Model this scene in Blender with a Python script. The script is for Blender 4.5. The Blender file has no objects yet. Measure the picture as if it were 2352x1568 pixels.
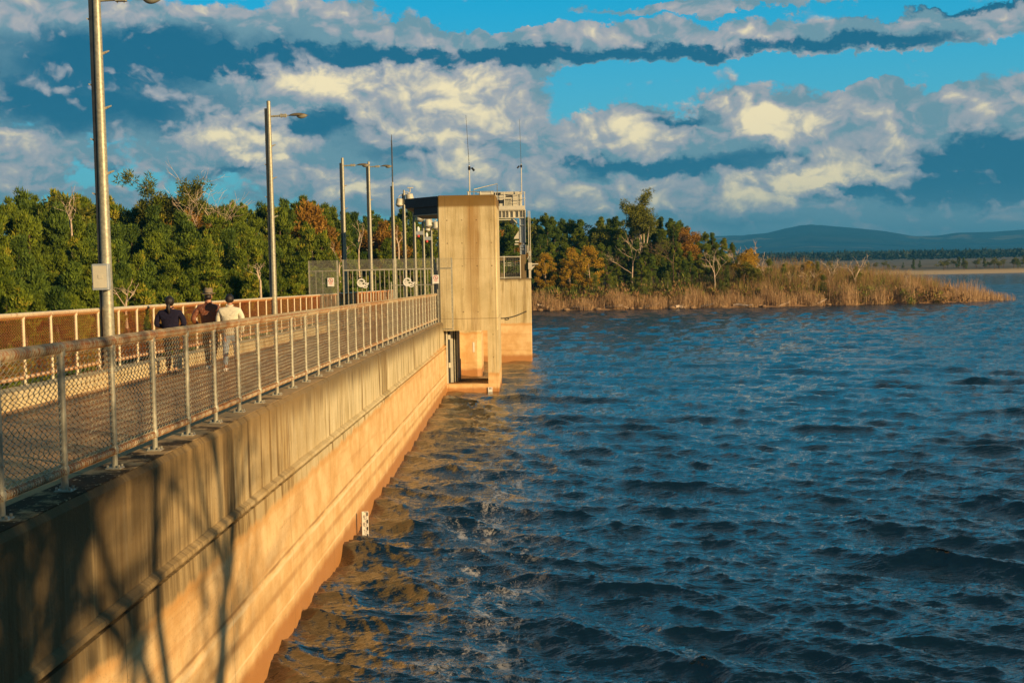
import bpy, math, random
import numpy as np
from mathutils import Vector, Matrix
rnd = random.Random(11); npr = np.random.default_rng(5)
S = bpy.context.scene; COL = S.collection
# ------------------------------------------------------------------ camera
FPX = 2855.0; CH = 5.0                       # focal length for a 2352 px wide picture; eye height above the lake
PITCH = math.radians(3.433); YAW = math.radians(.823); ROLL = .018
_F0 = np.array([-math.sin(YAW), math.cos(YAW), 0]); _R = np.array([math.cos(YAW), math.sin(YAW), 0])
_FW = _F0*math.cos(PITCH)-np.array([0, 0, 1])*math.sin(PITCH); _U = np.cross(_R, _FW)
_XC = math.cos(ROLL)*_R-math.sin(ROLL)*_U; _YC = math.cos(ROLL)*_U+math.sin(ROLL)*_R
def ray(px, py): return _FW*FPX+_XC*(px-1176)+_YC*(784-py)
def at(px, py, Y):
    d = ray(px, py); return np.array([0, 0, CH])+d*Y/d[1]
def topx(px, Y): return at(px, 600, Y)[0]
cd = bpy.data.cameras.new("camera"); cam = bpy.data.objects.new("camera", cd); COL.objects.link(cam)
cd.sensor_width = 36; cd.lens = 36*FPX/2352; cd.clip_start = .1; cd.clip_end = 30000
M = Matrix(((_XC[0], _YC[0], -_FW[0], 0), (_XC[1], _YC[1], -_FW[1], 0), (_XC[2], _YC[2], -_FW[2], CH), (0, 0, 0, 1)))
cam.matrix_world = M; S.camera = cam
# ------------------------------------------------------------------ light
SUN_AZ, SUN_EL = 51, 15.5                       # degrees from "behind the camera" towards the right; height
sv = Vector((math.sin(math.radians(SUN_AZ))*math.cos(math.radians(SUN_EL)), -math.cos(math.radians(SUN_AZ))*math.cos(math.radians(SUN_EL)), math.sin(math.radians(SUN_EL))))
sl = bpy.data.lights.new("sun", 'SUN'); sl.energy = 5.0; sl.angle = math.radians(.6); sl.color = (1, .70, .36)
so = bpy.data.objects.new("sun", sl); COL.objects.link(so); so.rotation_euler = sv.to_track_quat('Z', 'Y').to_euler()
S.view_settings.view_transform = 'Standard'; S.view_settings.look = 'None'; S.view_settings.exposure = 0.40; S.view_settings.gamma = 1
S.view_settings.use_curve_mapping = False
S.cycles.max_bounces = 6; S.cycles.diffuse_bounces = 2; S.cycles.glossy_bounces = 3; S.cycles.transparent_max_bounces = 8
S.cycles.volume_bounces = 0
# ------------------------------------------------------------------ node helpers
class NT:
    def __init__(s, tree): s.t = tree; s.n = tree.nodes; s.l = tree.links
    def new(s, ty, **kw):
        n = s.n.new(ty)
        for k, v in kw.items(): setattr(n, k, v)
        return n
    def put(s, sock, v):
        if v is None: return
        if isinstance(v, bpy.types.NodeSocket): s.l.new(v, sock)
        else: sock.default_value = v
    def m(s, op, a, b=None, c=None, clamp=False):
        n = s.new('ShaderNodeMath', operation=op, use_clamp=clamp)
        for i, v in enumerate((a, b, c)): s.put(n.inputs[i], v)
        return n.outputs[0]
    def v(s, op, a, b=None, c=None):
        n = s.new('ShaderNodeVectorMath', operation=op)
        for i, v in enumerate((a, b, c)):
            if v is not None: s.put(n.inputs[i], v)
        return n.outputs['Value'] if op in ('LENGTH', 'DOT_PRODUCT') else n.outputs[0]
    def mix(s, f, a, b, mode='MIX'):
        n = s.new('ShaderNodeMix', data_type='RGBA', blend_type=mode)
        s.put(n.inputs[0], f)
        for sock, v in ((n.inputs[6], a), (n.inputs[7], b)):
            if not isinstance(v, bpy.types.NodeSocket) and len(v) == 3: v = (*v, 1)
            s.put(sock, v)
        return n.outputs[2]
    def noise(s, vec, scale, detail=4, rough=.5, dist=0, col=False):
        n = s.new('ShaderNodeTexNoise'); s.put(n.inputs['Vector'], vec); n.inputs['Scale'].default_value = scale
        n.inputs['Detail'].default_value = detail; n.inputs['Roughness'].default_value = rough; n.inputs['Distortion'].default_value = dist
        return n.outputs['Color' if col else 'Fac']
    def ss(s, x, a, b, lo=0., hi=1.):
        n = s.new('ShaderNodeMapRange', interpolation_type='SMOOTHSTEP'); s.put(n.inputs[0], x)
        n.inputs[1].default_value = a; n.inputs[2].default_value = b; n.inputs[3].default_value = lo; n.inputs[4].default_value = hi
        return n.outputs[0]
    def xyz(s, vec):
        n = s.new('ShaderNodeSeparateXYZ'); s.put(n.inputs[0], vec); return n.outputs
    def comb(s, x, y, z):
        n = s.new('ShaderNodeCombineXYZ')
        for i, q in enumerate((x, y, z)): s.put(n.inputs[i], q)
        return n.outputs[0]
# ------------------------------------------------------------------ sky: Nishita plus clouds given by direction (azimuth, height)
w = bpy.data.worlds.new("World"); S.world = w; w.use_nodes = True; w.node_tree.nodes.clear(); T = NT(w.node_tree)
w.cycles.sampling_method = 'MANUAL'; w.cycles.sample_map_resolution = 256
def ae(px, py):
    d = ray(px, py); d = d/np.linalg.norm(d); return math.atan2(d[0], d[1]), math.asin(d[2])
def build_sky():
    tc = T.new('ShaderNodeTexCoord').outputs['Generated']; d = T.v('NORMALIZE', tc); x, y, z = T.xyz(d)
    az = T.m('ARCTAN2', x, y); el = T.m('ARCSINE', z)
    sky = T.new('ShaderNodeTexSky', sky_type='NISHITA'); sky.sun_disc = False; sky.sun_elevation = math.radians(SUN_EL)
    sky.sun_rotation = math.atan2(sv.x, sv.y); sky.air_density = 1.0; sky.dust_density = .3; sky.ozone_density = 3
    base = T.mix(1, sky.outputs[0], (.2, 1.12, 1.7), 'MULTIPLY')
    elc = T.ss(el, 0, .24)
    grad = T.mix(elc, (1.5, 4.5, 4.7), (.0, 3.1, 5.2))
    base = T.mix(.9, base, grad)
    p = T.comb(az, el, 0.)
    # ragged coordinates
    n1 = T.noise(T.comb(T.m('MULTIPLY', az, 15.), T.m('MULTIPLY', el, 19.), 3.1), 1.0, 7, .66, 0, True)
    wv = T.v('MULTIPLY', T.v('SUBTRACT', n1, (.5, .5, .5)), (.10, .06, 0))
    pw = T.v('ADD', p, wv)
    def blobs(lst, vec):
        acc = None
        for px, py, rx, ry, wt in lst:
            a, e = ae(px, py); sx, sy = FPX/rx, FPX/ry
            q = T.v('MULTIPLY_ADD', vec, (sx, sy, 0), (-a*sx, -e*sy, 0))
            f = T.m('SUBTRACT', 1., T.v('LENGTH', q), clamp=True)
            acc = T.m('MULTIPLY', f, wt) if acc is None else T.m('MULTIPLY_ADD', f, wt, acc)
        return acc
    C = [(120, 60, 420, 110, .9), (230, 215, 480, 95, 1.1), (620, 100, 520, 90, 1.3), (980, 120, 520, 75, 1.3), (1450, 95, 520, 55, 1.3), (1950, 92, 480, 34, 1.1), (1650, 8, 420, 20, .8),
         (2200, 40, 420, 34, 1.1), (700, 235, 420, 125, 1.2), (980, 270, 340, 170, 1.3), (500, 350, 300, 85, .95), (60, 345, 200, 60, .9), (30, 410, 120, 60, .8),
         (1440, 335, 190, 95, 1.5), (1840, 310, 430, 120, 1.35), (2180, 380, 380, 160, 1.4), (2330, 260, 170, 120, 1.1), (2205, 228, 70, 45, 1.), (1150, 380, 300, 90, .8),
         (1560, 450, 560, 90, .85), (1950, 485, 700, 70, .85), (1000, 450, 560, 70, .8), (260, 440, 160, 26, .5), (800, 380, 240, 80, .8), (2000, 205, 90, 20, .5), (1850, 560, 900, 50, .6)]
    L = [(720, 190, 250, 75, 1.3), (1000, 245, 240, 120, 1.15), (1080, 220, 130, 90, .5), (540, 320, 230, 75, 1.3), (650, 360, 120, 60, .6), (1440, 312, 160, 85, 1.25), (1740, 262, 120, 70, 1.1), (1860, 285, 230, 65, .95), (1990, 350, 190, 50, 1.1),
         (1790, 420, 140, 70, 1.2), (1930, 405, 240, 40, 1.1), (1050, 385, 160, 75, 1.1), (1260, 380, 100, 50, .9), (820, 415, 150, 45, .9), (520, 18, 330, 50, .4), (1000, 60, 420, 50, .35), (1440, 72, 280, 36, .35),
         (1720, 82, 150, 40, .7), (2220, 25, 330, 24, .5), (50, 330, 130, 40, .5), (30, 395, 100, 50, .6), (2320, 240, 120, 45, .75), (2200, 222, 55, 32, .6), (1640, 250, 90, 26, .6), (1500, 470, 300, 40, .45), (1700, 460, 150, 40, .5), (1300, 440, 250, 50, .45), (1130, 300, 120, 50, .5)]
    D = [(760, 140, 620, 42, 1.3), (1300, 128, 520, 28, 1.1), (1900, 98, 420, 26, 1.2), (180, 230, 460, 100, .95), (2230, 370, 300, 70, 1.4), (2250, 430, 330, 60, 1.1), (1620, 385, 260, 36, .8), (2000, 440, 300, 30, .6), (1560, 280, 120, 24, .9), (330, 110, 460, 80, 1.1), (2250, 8, 400, 18, .9), (1300, 375, 130, 24, .5), (240, 380, 120, 30, .5), (720, 290, 300, 45, .8), (1440, 392, 200, 34, .9), (1850, 350, 260, 26, .6), (1000, 340, 260, 36, .7), (560, 395, 260, 30, .6), (1300, 500, 300, 30, .5), (1700, 510, 300, 26, .5)]
    fv = T.comb(T.m('MULTIPLY', az, 22.), T.m('MULTIPLY', el, 31.), 0.)
    wf = T.noise(fv, .9, 4, .5, 0, True); fw = T.v('ADD', fv, T.v('MULTIPLY', T.v('SUBTRACT', wf, (.5, .5, .5)), (1.0, 1.0, 0)))
    def puff(vec):
        n = T.new('ShaderNodeTexVoronoi', voronoi_dimensions='2D', feature='F1', normalize=True); T.put(n.inputs['Vector'], vec); n.inputs['Scale'].default_value = .75
        n.inputs['Detail'].default_value = 3.5; n.inputs['Roughness'].default_value = .48; n.inputs['Lacunarity'].default_value = 2.3
        return T.m('SUBTRACT', 1., n.outputs['Distance'])
    p1 = puff(fw); p2 = puff(T.v('ADD', fw, (.10, .20, 0)))
    nf = T.noise(fv, 1., 8, .6, .2); f1 = T.m('ADD', T.m('MULTIPLY', nf, .55), T.m('MULTIPLY', T.m('SUBTRACT', p1, .2), .55))
    f0 = T.noise(T.comb(T.m('MULTIPLY', az, 2.2), T.m('MULTIPLY', el, 5.), 7.), 1., 4, .5)
    cov = blobs(C, pw)
    # elsewhere in the sky: scattered cloud from the broad noise
    away = T.ss(T.v('LENGTH', T.v('MULTIPLY', p, (1/.62, 1/.42, 0))), .8, 1.1)
    cov = T.m('ADD', cov, T.m('MULTIPLY', away, T.ss(f0, .42, .6, 0, .9)))
    dens = T.m('ADD', cov, T.m('MULTIPLY', T.m('SUBTRACT', f1, .5), 1.5))
    alpha = T.ss(dens, .17, .36)
    relief = T.m('MULTIPLY', T.m('SUBTRACT', p1, p2), 4.2)
    lit = T.m('ADD', blobs(L, pw), T.m('MULTIPLY', relief, 1.0))
    lit = T.m('SUBTRACT', lit, T.m('MULTIPLY', blobs(D, pw), .45))
    lit = T.m('ADD', lit, T.m('MULTIPLY', away, .25))
    lit = T.m('ADD', lit, T.m('MULTIPLY', T.m('SUBTRACT', f1, .5), .7))
    dk = T.ss(blobs(D, pw), .05, .7)
    shadec = T.mix(dk, (1.4, 2.5, 3.0), (.08, .95, 1.75))
    mid = T.mix(T.ss(lit, -.15, .55), shadec, (3.3, 3.3, 3.5))
    hi = T.mix(T.ss(lit, .42, 1.45), mid, (8.9, 7.3, 4.2))
    col = T.mix(T.m('MULTIPLY', alpha, .96), base, hi)
    hid = T.m('MAXIMUM', T.ss(el, .33, .85), T.ss(T.m('ABSOLUTE', az), .55, 1.0)); hid = T.m('MULTIPLY', hid, T.ss(el, .02, .2, .55, 1.))
    col = T.mix(T.m('MULTIPLY', hid, .9), col, (.08, .55, 1.0))          # unseen sky overhead and behind the camera, darkened to cut ambient light
    low = T.ss(el, .0, .06, .55, 0.)
    col = T.mix(low, col, (2.0, 3.2, 3.8))
    bg = T.new('ShaderNodeBackground'); T.put(bg.inputs[0], col); bg.inputs[1].default_value = .1
    o = T.new('ShaderNodeOutputWorld'); T.l.new(bg.outputs[0], o.inputs[0])
build_sky()
# ------------------------------------------------------------------ object helpers
def tag(o, label=None, cat=None, group=None, kind=None):
    if label: o['label'] = label
    if cat: o['category'] = cat
    if group: o['group'] = group
    if kind: o['kind'] = kind
    return o
def empty(name, loc, label, cat, group=None, rz=0, scale=1):
    o = bpy.data.objects.new(name, None); o.empty_display_size = .2; COL.objects.link(o)
    o.location = [float(q) for q in loc]; o.rotation_euler = (0, 0, rz)
    o.scale = (scale,)*3 if not hasattr(scale, '__len__') else scale
    return tag(o, label, cat, group)
def link(name, me, parent=None, mat=None):
    o = bpy.data.objects.new(name, me); COL.objects.link(o)
    if mat is not None and not me.materials: me.materials.append(mat)
    if parent is not None: o.parent = parent
    return o
def dup(root, loc=None, rz=None, scale=None, **kw):
    def rec(o, par):
        c = o.copy(); COL.objects.link(c); c.parent = par
        for ch in o.children: rec(ch, c)
        return c
    r = rec(root, None)
    if loc is not None: r.location = [float(q) for q in loc]
    if rz is not None: r.rotation_euler = (0, 0, rz)
    if scale is not None: r.scale = (scale,)*3 if not hasattr(scale, '__len__') else scale
    return tag(r, **kw)
class MB:
    def __init__(s): s.v = []; s.f = []
    def add(s, vs, fs):
        b = len(s.v); s.v += [tuple(float(c) for c in q) for q in vs]; s.f += [tuple(b+i for i in f) for f in fs]; return s
    def box(s, x0, y0, z0, x1, y1, z1, c=0):
        if x0 > x1: x0, x1 = x1, x0
        if y0 > y1: y0, y1 = y1, y0
        if z0 > z1: z0, z1 = z1, z0
        if c <= 0:
            vs = [(x, y, z) for z in (z0, z1) for y in (y0, y1) for x in (x0, x1)]
            return s.add(vs, [(0, 2, 3, 1), (4, 5, 7, 6), (0, 1, 5, 4), (2, 6, 7, 3), (0, 4, 6, 2), (1, 3, 7, 5)])
        # chamfered vertical edges and top
        def ring(i, z): return [(x0+i+c, y0+i, z), (x1-i-c, y0+i, z), (x1-i, y0+i+c, z), (x1-i, y1-i-c, z), (x1-i-c, y1-i, z), (x0+i+c, y1-i, z), (x0+i, y1-i-c, z), (x0+i, y0+i+c, z)]
        vs = ring(0, z0)+ring(0, z1-c)+ring(c, z1)
        fs = [tuple(range(7, -1, -1)), tuple(range(16, 24))]
        for r in (0, 8): fs += [(r+i, r+(i+1) % 8, r+8+(i+1) % 8, r+8+i) for i in range(8)]
        return s.add(vs, fs)
    def tube(s, pts, rad, n=8, cap=True, closed=False):
        pts = [Vector([float(c) for c in p]) for p in pts]; k = len(pts)
        rads = rad if hasattr(rad, '__len__') else [rad]*k
        vs = []; up = None
        for i, p in enumerate(pts):
            if closed: t = pts[(i+1) % k]-pts[i-1]
            else: t = pts[min(i+1, k-1)]-pts[max(i-1, 0)]
            t = t.normalized() if t.length > 1e-9 else Vector((0, 0, 1))
            if up is None: up = Vector((0, 0, 1)) if abs(t.z) < .9 else Vector((1, 0, 0))
            a = t.cross(up).normalized() if t.cross(up).length > 1e-6 else t.orthogonal().normalized(); b = a.cross(t).normalized(); up = b
            r = rads[i]
            if not hasattr(r, '__len__'): r = (r, r)
            for j in range(n):
                th = 2*math.pi*j/n; vs.append(p+a*math.cos(th)*r[0]+b*math.sin(th)*r[1])
        fs = []
        for i in range(k if closed else k-1):
            i2 = (i+1) % k
            fs += [(i*n+j, i*n+(j+1) % n, i2*n+(j+1) % n, i2*n+j) for j in range(n)]
        if cap and not closed: fs += [tuple(range(n-1, -1, -1)), tuple(range((k-1)*n, k*n))]
        return s.add(vs, fs)
    def lathe(s, prof, n=16, c=(0, 0, 0), axis='z'):
        vs = []
        for r, h in prof:
            for j in range(n):
                th = 2*math.pi*j/n; q = (r*math.cos(th), r*math.sin(th), h)
                if axis == 'x': q = (q[2], q[0], q[1])
                if axis == 'y': q = (q[0], q[2], q[1])
                vs.append((q[0]+c[0], q[1]+c[1], q[2]+c[2]))
        fs = [(i*n+j, i*n+(j+1) % n, (i+1)*n+(j+1) % n, (i+1)*n+j) for i in range(len(prof)-1) for j in range(n)]
        fs += [tuple(range(n-1, -1, -1)), tuple(range((len(prof)-1)*n, len(prof)*n))]
        return s.add(vs, fs)
    def prism(s, poly, a, b, axis='z'):
        """poly: 2D ring; extruded between a and b along axis"""
        k = len(poly)
        def P(q, h): return {'z': (q[0], q[1], h), 'y': (q[0], h, q[1]), 'x': (h, q[0], q[1])}[axis]
        return s.add([P(q, a) for q in poly]+[P(q, b) for q in poly], [tuple(range(k-1, -1, -1)), tuple(range(k, 2*k))]+[(i, (i+1) % k, k+(i+1) % k, k+i) for i in range(k)])
    def mesh(s, name, mat=None, smooth=False):
        me = bpy.data.meshes.new(name); me.from_pydata(s.v, [], s.f); me.validate()
        if mat is not None: me.materials.append(mat)
        if smooth: me.polygons.foreach_set('use_smooth', [True]*len(me.polygons))
        me.update(); return me
    def build(s, name, mat, parent=None, smooth=False):
        import bmesh
        me = s.mesh(name, mat, smooth)
        bm = bmesh.new(); bm.from_mesh(me); bmesh.ops.recalc_face_normals(bm, faces=bm.faces); bm.to_mesh(me); bm.free()
        if smooth: me.set_sharp_from_angle(angle=math.radians(38))
        return link(name, me, parent)
def bigmesh(name, V, F, mat, smooth=False, attrs=None):
    """numpy mesh: V (n,3), F (m,3 or 4)"""
    me = bpy.data.meshes.new(name); V = np.asarray(V, dtype=np.float32); F = np.asarray(F, dtype=np.int32); k = F.shape[1]
    me.vertices.add(len(V)); me.vertices.foreach_set('co', V.ravel())
    me.loops.add(F.size); me.loops.foreach_set('vertex_index', F.ravel())
    me.polygons.add(len(F)); me.polygons.foreach_set('loop_start', np.arange(0, F.size, k, dtype=np.int32))
    me.polygons.foreach_set('use_smooth', np.full(len(F), bool(smooth)))
    me.update(calc_edges=True)
    for an, arr in (attrs or {}).items():
        a = me.attributes.new(an, 'FLOAT', 'POINT'); a.data.foreach_set('value', np.asarray(arr, dtype=np.float32))
    if mat is not None: me.materials.append(mat)
    return me
# ------------------------------------------------------------------ materials
def mat(name):
    m = bpy.data.materials.new(name); m.use_nodes = True; m.node_tree.nodes.clear(); t = NT(m.node_tree)
    b = t.new('ShaderNodeBsdfPrincipled'); o = t.new('ShaderNodeOutputMaterial'); t.l.new(b.outputs[0], o.inputs[0])
    return m, t, b
def simple(name, col, rough=.6, metal=0., var=.15, scale=8., bump=0., spec=.5, rust=None, rustamt=.5):
    m, t, b = mat(name); pos = t.new('ShaderNodeTexCoord').outputs['Object']
    n = t.noise(pos, scale, 5, .6)
    c = t.mix(t.ss(n, .3, .7), tuple(q*(1-var) for q in col), tuple(min(1, q*(1+var)) for q in col))
    if rust:
        r = t.noise(pos, scale*1.7, 6, .65); c = t.mix(t.ss(r, .62-.25*rustamt, .72-.2*rustamt), c, rust)
    t.put(b.inputs['Base Color'], c); b.inputs['Roughness'].default_value = rough; b.inputs['Metallic'].default_value = metal
    b.inputs['Specular IOR Level'].default_value = spec
    if bump:
        bp = t.new('ShaderNodeBump'); bp.inputs['Strength'].default_value = bump; bp.inputs['Distance'].default_value = .01
        t.put(bp.inputs['Height'], t.noise(pos, scale*6, 4)); t.l.new(bp.outputs[0], b.inputs['Normal'])
    return m
def concrete(name, ztop=None, slope=0., streak=1., joint=3.0, axis=1, stain=1.9, topstain=.25, vein=None, mould_shade=0):
    """cast concrete with rain streaks, a mouldy top edge, a red silt stain below the old water level"""
    m, t, b = mat(name); geo = t.new('ShaderNodeNewGeometry').outputs['Position']; x, y, z = t.xyz(geo)
    u = y if axis == 1 else x
    u = t.m('ADD', u, t.m('MULTIPLY', x if axis == 1 else y, .37))
    sv1 = t.noise(t.comb(t.m('MULTIPLY', u, 3.2), 0., t.m('MULTIPLY', z, .22)), 1., 6, .65)
    sv2 = t.noise(t.comb(t.m('MULTIPLY', u, 13.), 5., t.m('MULTIPLY', z, .55)), 1., 5, .6)
    bl = t.noise(geo, .9, 6, .6); fine = t.noise(geo, 26., 5, .7)
    base = t.mix(t.ss(bl, .3, .7), (.54, .42, .20), (.72, .58, .32))
    base = t.mix(t.m('MULTIPLY', t.ss(sv1, .42, .60), .55*streak), base, (.66, .57, .36))
    base = t.mix(t.m('MULTIPLY', t.ss(sv1, .50, .36), .95*streak), base, (.20, .125, .045))
    base = t.mix(t.m('MULTIPLY', t.ss(sv2, .55, .66), .8*streak), base, (.86, .76, .50))
    base = t.mix(t.m('MULTIPLY', t.ss(sv2, .44, .30), .6*streak), base, (.17, .13, .06))
    if ztop is not None:
        top = t.m('MULTIPLY_ADD', y, slope, ztop) if slope else ztop
        dz = t.m('SUBTRACT', top, z)
        dn = t.m('ADD', dz, t.m('MULTIPLY', t.m('SUBTRACT', sv1, .5), -1.3*topstain*3))
        k = t.ss(dn, topstain*2.2, topstain*.2)
        base = t.mix(t.m('MULTIPLY', k, .85), base, (.13, .085, .035))
    if vein is not None:
        vx = t.m('ABSOLUTE', t.m('ADD', t.m('SUBTRACT', x, vein), t.m('MULTIPLY', t.m('SUBTRACT', sv1, .5), .9)))
        base = t.mix(t.m('MULTIPLY', t.ss(vx, .42, .04), t.ss(z, 2.2, 7.5, .22, .8)), base, (.36, .19, .045))
        base = t.mix(t.ss(t.m('SUBTRACT', ztop-.0, z), .52, .40, 0, .88), base, (.20, .115, .028))
        base = t.mix(t.m('MULTIPLY', t.ss(t.m('ABSOLUTE', t.m('SUBTRACT', z, 2.95)), .02, .008), .6), base, (.16, .10, .04)); base = t.mix(t.m('MULTIPLY', t.ss(t.m('ABSOLUTE', t.m('SUBTRACT', z, 5.35)), .012, .004), .35), base, (.16, .10, .04))
        tie = t.v('LENGTH', t.comb(t.m('MULTIPLY', t.m('SUBTRACT', t.m('FRACT', t.m('MULTIPLY', x, 1/.59)), .5), .59), t.m('MULTIPLY', t.m('SUBTRACT', t.m('FRACT', t.m('MULTIPLY', z, 1/.92)), .5), .92), 0.)); base = t.mix(t.m('MULTIPLY', t.ss(tie, .034, .018), t.ss(bl, .4, .6, .3, .9)), base, (.13, .08, .035))
        base = t.mix(t.m('MULTIPLY', t.ss(t.noise(geo, 5., 5, .7), .66, .72), .6), base, (.70, .60, .38))
    if mould_shade:
        mk = t.m('MULTIPLY', t.ss(t.m('ADD', y, t.m('MULTIPLY', t.m('SUBTRACT', sv1, .5), 26.)), 15.5, 9.5), t.ss(z, 1.2, 2.2)); gk = t.ss(t.m('ADD', y, t.m('MULTIPLY', t.m('SUBTRACT', bl, .5), 12.)), 24., 12., 0, .7); base = t.mix(gk, base, (.40, .25, .09)); base = t.mix(t.m('MULTIPLY', mk, mould_shade), base, (.045, .03, .015))  # mouldy black plus painted-in tree shade at the near end of the wall
    # silt stain
    zz = t.m('ADD', z, t.m('MULTIPLY', t.m('SUBTRACT', t.noise(t.comb(t.m('MULTIPLY', u, 1.3), 0., 0.), 1., 5, .7), .5), .35))
    silt = t.mix(t.ss(t.noise(geo, 1.6, 6, .65), .3, .7), (.68, .40, .15), (.88, .62, .31))
    silt = t.mix(t.m('MULTIPLY', t.ss(sv2, .55, .75), .35), silt, (.88, .68, .38))
    hb = t.noise(t.comb(t.m('MULTIPLY', u, .25), 0., t.m('MULTIPLY', z, 6.)), 1., 4, .6)
    silt = t.mix(t.m('MULTIPLY', t.ss(hb, .52, .68), .45), silt, (.55, .27, .09))
    k = t.ss(zz, stain+.06, stain-.06, 0, .93)
    col = t.mix(k, base, silt)
    k2 = t.ss(t.m('ABSOLUTE', t.m('SUBTRACT', zz, stain-.04)), .10, .0, 0, .55)
    col = t.mix(k2, col, (.60, .30, .08))
    if mould_shade and slope:
        for z1_, w1_, c1_ in ((1.30, .022, (.36, .19, .07)), (1.22, .03, (.92, .72, .42)), (.92, .05, (.50, .27, .10)), (.62, .018, (.90, .68, .38))):
            dl = t.m('ABSOLUTE', t.m('SUBTRACT', t.m('ADD', z, t.m('MULTIPLY', t.m('SUBTRACT', bl, .5), .05)), t.m('MULTIPLY_ADD', y, -.0105, z1_))); col = t.mix(t.m('MULTIPLY', t.ss(dl, w1_*1.6, w1_*.3), t.ss(bl, .35, .6, .25, .8)), col, c1_)
    wet = t.ss(zz, .42 if vein is None else .22, .22 if vein is None else .08, 0, .9); col = t.mix(wet, col, (.46, .20, .06))
    col = t.mix(t.m('MULTIPLY', t.ss(fine, .42, .3), .5), col, (.10, .07, .035))
    # formwork joints
    if joint:
        fr = t.m('FRACT', t.m('MULTIPLY', u, 1/joint)); j = t.ss(t.m('ABSOLUTE', t.m('SUBTRACT', fr, .5)), .006/joint*2, .0)
        col = t.mix(t.m('MULTIPLY', j, .6), col, (.08, .05, .02))
    t.put(b.inputs['Base Color'], col); t.put(b.inputs['Roughness'], t.m('MULTIPLY_ADD', wet, -.4, .88)); b.inputs['Specular IOR Level'].default_value = .3
    bp = t.new('ShaderNodeBump'); bp.inputs['Strength'].default_value = .5; bp.inputs['Distance'].default_value = .02
    t.put(bp.inputs['Height'], t.m('ADD', fine, t.m('MULTIPLY', bl, 1.5))); t.l.new(bp.outputs[0], b.inputs['Normal'])
    return m
MT = {}
MT['wall'] = concrete('dam_concrete', 3.43, -.0115, 1., 3.56, mould_shade=.65)
MT['ledge'] = concrete('ledge_concrete', None, 0, .45, 2.4, mould_shade=.6)
MT['tower'] = concrete('tower_concrete', 7.9, 0, .42, .98, 0, stain=.75, topstain=.22, vein=-2.25)
MT['pier'] = concrete('pier_concrete', 4.4, 0, .6, 0, 0, stain=2.0, topstain=.10)
MT['kerb'] = concrete('kerb_concrete', None, 0, .5, 3.56, stain=-9)
MT['cap'] = simple('cap_concrete', (.52, .36, .17), .9, scale=3.5, var=.4, bump=.4, rust=(.10, .07, .04), rustamt=.35)
m_, t_, b_ = mat('mouldy_shaded_kerb_top'); g_ = t_.new('ShaderNodeNewGeometry').outputs['Position']; x_, y_, z_ = t_.xyz(g_)
n_ = t_.noise(g_, 2.2, 6, .68); k_ = t_.m('ADD', n_, t_.ss(y_, 16, 8, 0, .16)); c_ = t_.mix(t_.ss(k_, .52, .66), (.56, .37, .17), (.07, .045, .02)); c_ = t_.mix(t_.ss(t_.noise(g_, 22., 4), .62, .7), c_, (.66, .52, .3))  # mouldy patches, made denser at the near end to paint in tree shade
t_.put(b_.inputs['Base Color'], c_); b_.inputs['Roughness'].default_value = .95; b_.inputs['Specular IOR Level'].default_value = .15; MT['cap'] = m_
MT['galv'] = simple('galvanised_steel', (.42, .40, .30), .5, .25, .25, 14, rust=(.33, .13, .035), rustamt=.12)
MT['galv_rusty'] = simple('weathered_rail', (.46, .36, .22), .55, .1, .25, 9, rust=(.36, .15, .045), rustamt=.75)
MT['pole'] = simple('pole_zinc', (.40, .38, .28), .45, .35, .22, 18, bump=.2)
MT['whitefence'] = simple('back_fence_steel', (.70, .60, .40), .55, .05, .1, 9, rust=(.45, .2, .06), rustamt=.15)
MT['dark'] = simple('dark_steel', (.035, .045, .055), .5, .3, .2, 6)
MT['steel'] = simple('painted_grey_steel', (.36, .40, .42), .5, .1, .1, 5, rust=(.2, .12, .06), rustamt=.05)
MT['cream'] = simple('cream_paint', (.62, .58, .45), .5, 0, .08, 4)
MT['white'] = simple('white_paint', (.82, .80, .72), .5, 0, .05, 4)
MT['red'] = simple('red_paint', (.62, .05, .03), .5, 0, .1, 6)
MT['black'] = simple('black_paint', (.02, .02, .02), .5, 0, .1, 6)
MT['glass'] = simple('lamp_glass', (.30, .30, .24), .15, 0, .1, 6)
MT['brass'] = simple('lamp_head_metal', (.30, .22, .11), .4, .5, .25, 10)
def wire_mat(name, c0, c1, pz):
    m, t, b = mat(name); oc = t.new('ShaderNodeTexCoord').outputs['Object']; x, y, z = t.xyz(oc)
    oi = t.new('ShaderNodeObjectInfo').outputs['Random']
    f = t.m('ABSOLUTE', t.m('SUBTRACT', t.m('FRACT', t.m('MULTIPLY', z, 1/pz)), .5))      # rust sits at the knots
    n = t.noise(t.v('ADD', oc, t.comb(oi, oi, oi)), 7., 4, .6)
    k = t.m('ADD', t.ss(f, .30, .42), t.m('MULTIPLY', t.m('SUBTRACT', n, .5), 2.4)); k = t.m('ADD', k, t.m('MULTIPLY', t.m('SUBTRACT', oi, .5), .9), clamp=True)
    t.put(b.inputs['Base Color'], t.mix(k, c0, c1)); b.inputs['Roughness'].default_value = .5; b.inputs['Metallic'].default_value = .15
    return m
MT['wire'] = wire_mat('chainlink_wire', (.58, .51, .34), (.36, .15, .04), .048)
MT['wire_rust'] = wire_mat('rusty_chainlink_wire', (.54, .25, .07), (.44, .11, .025), .048)
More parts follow.
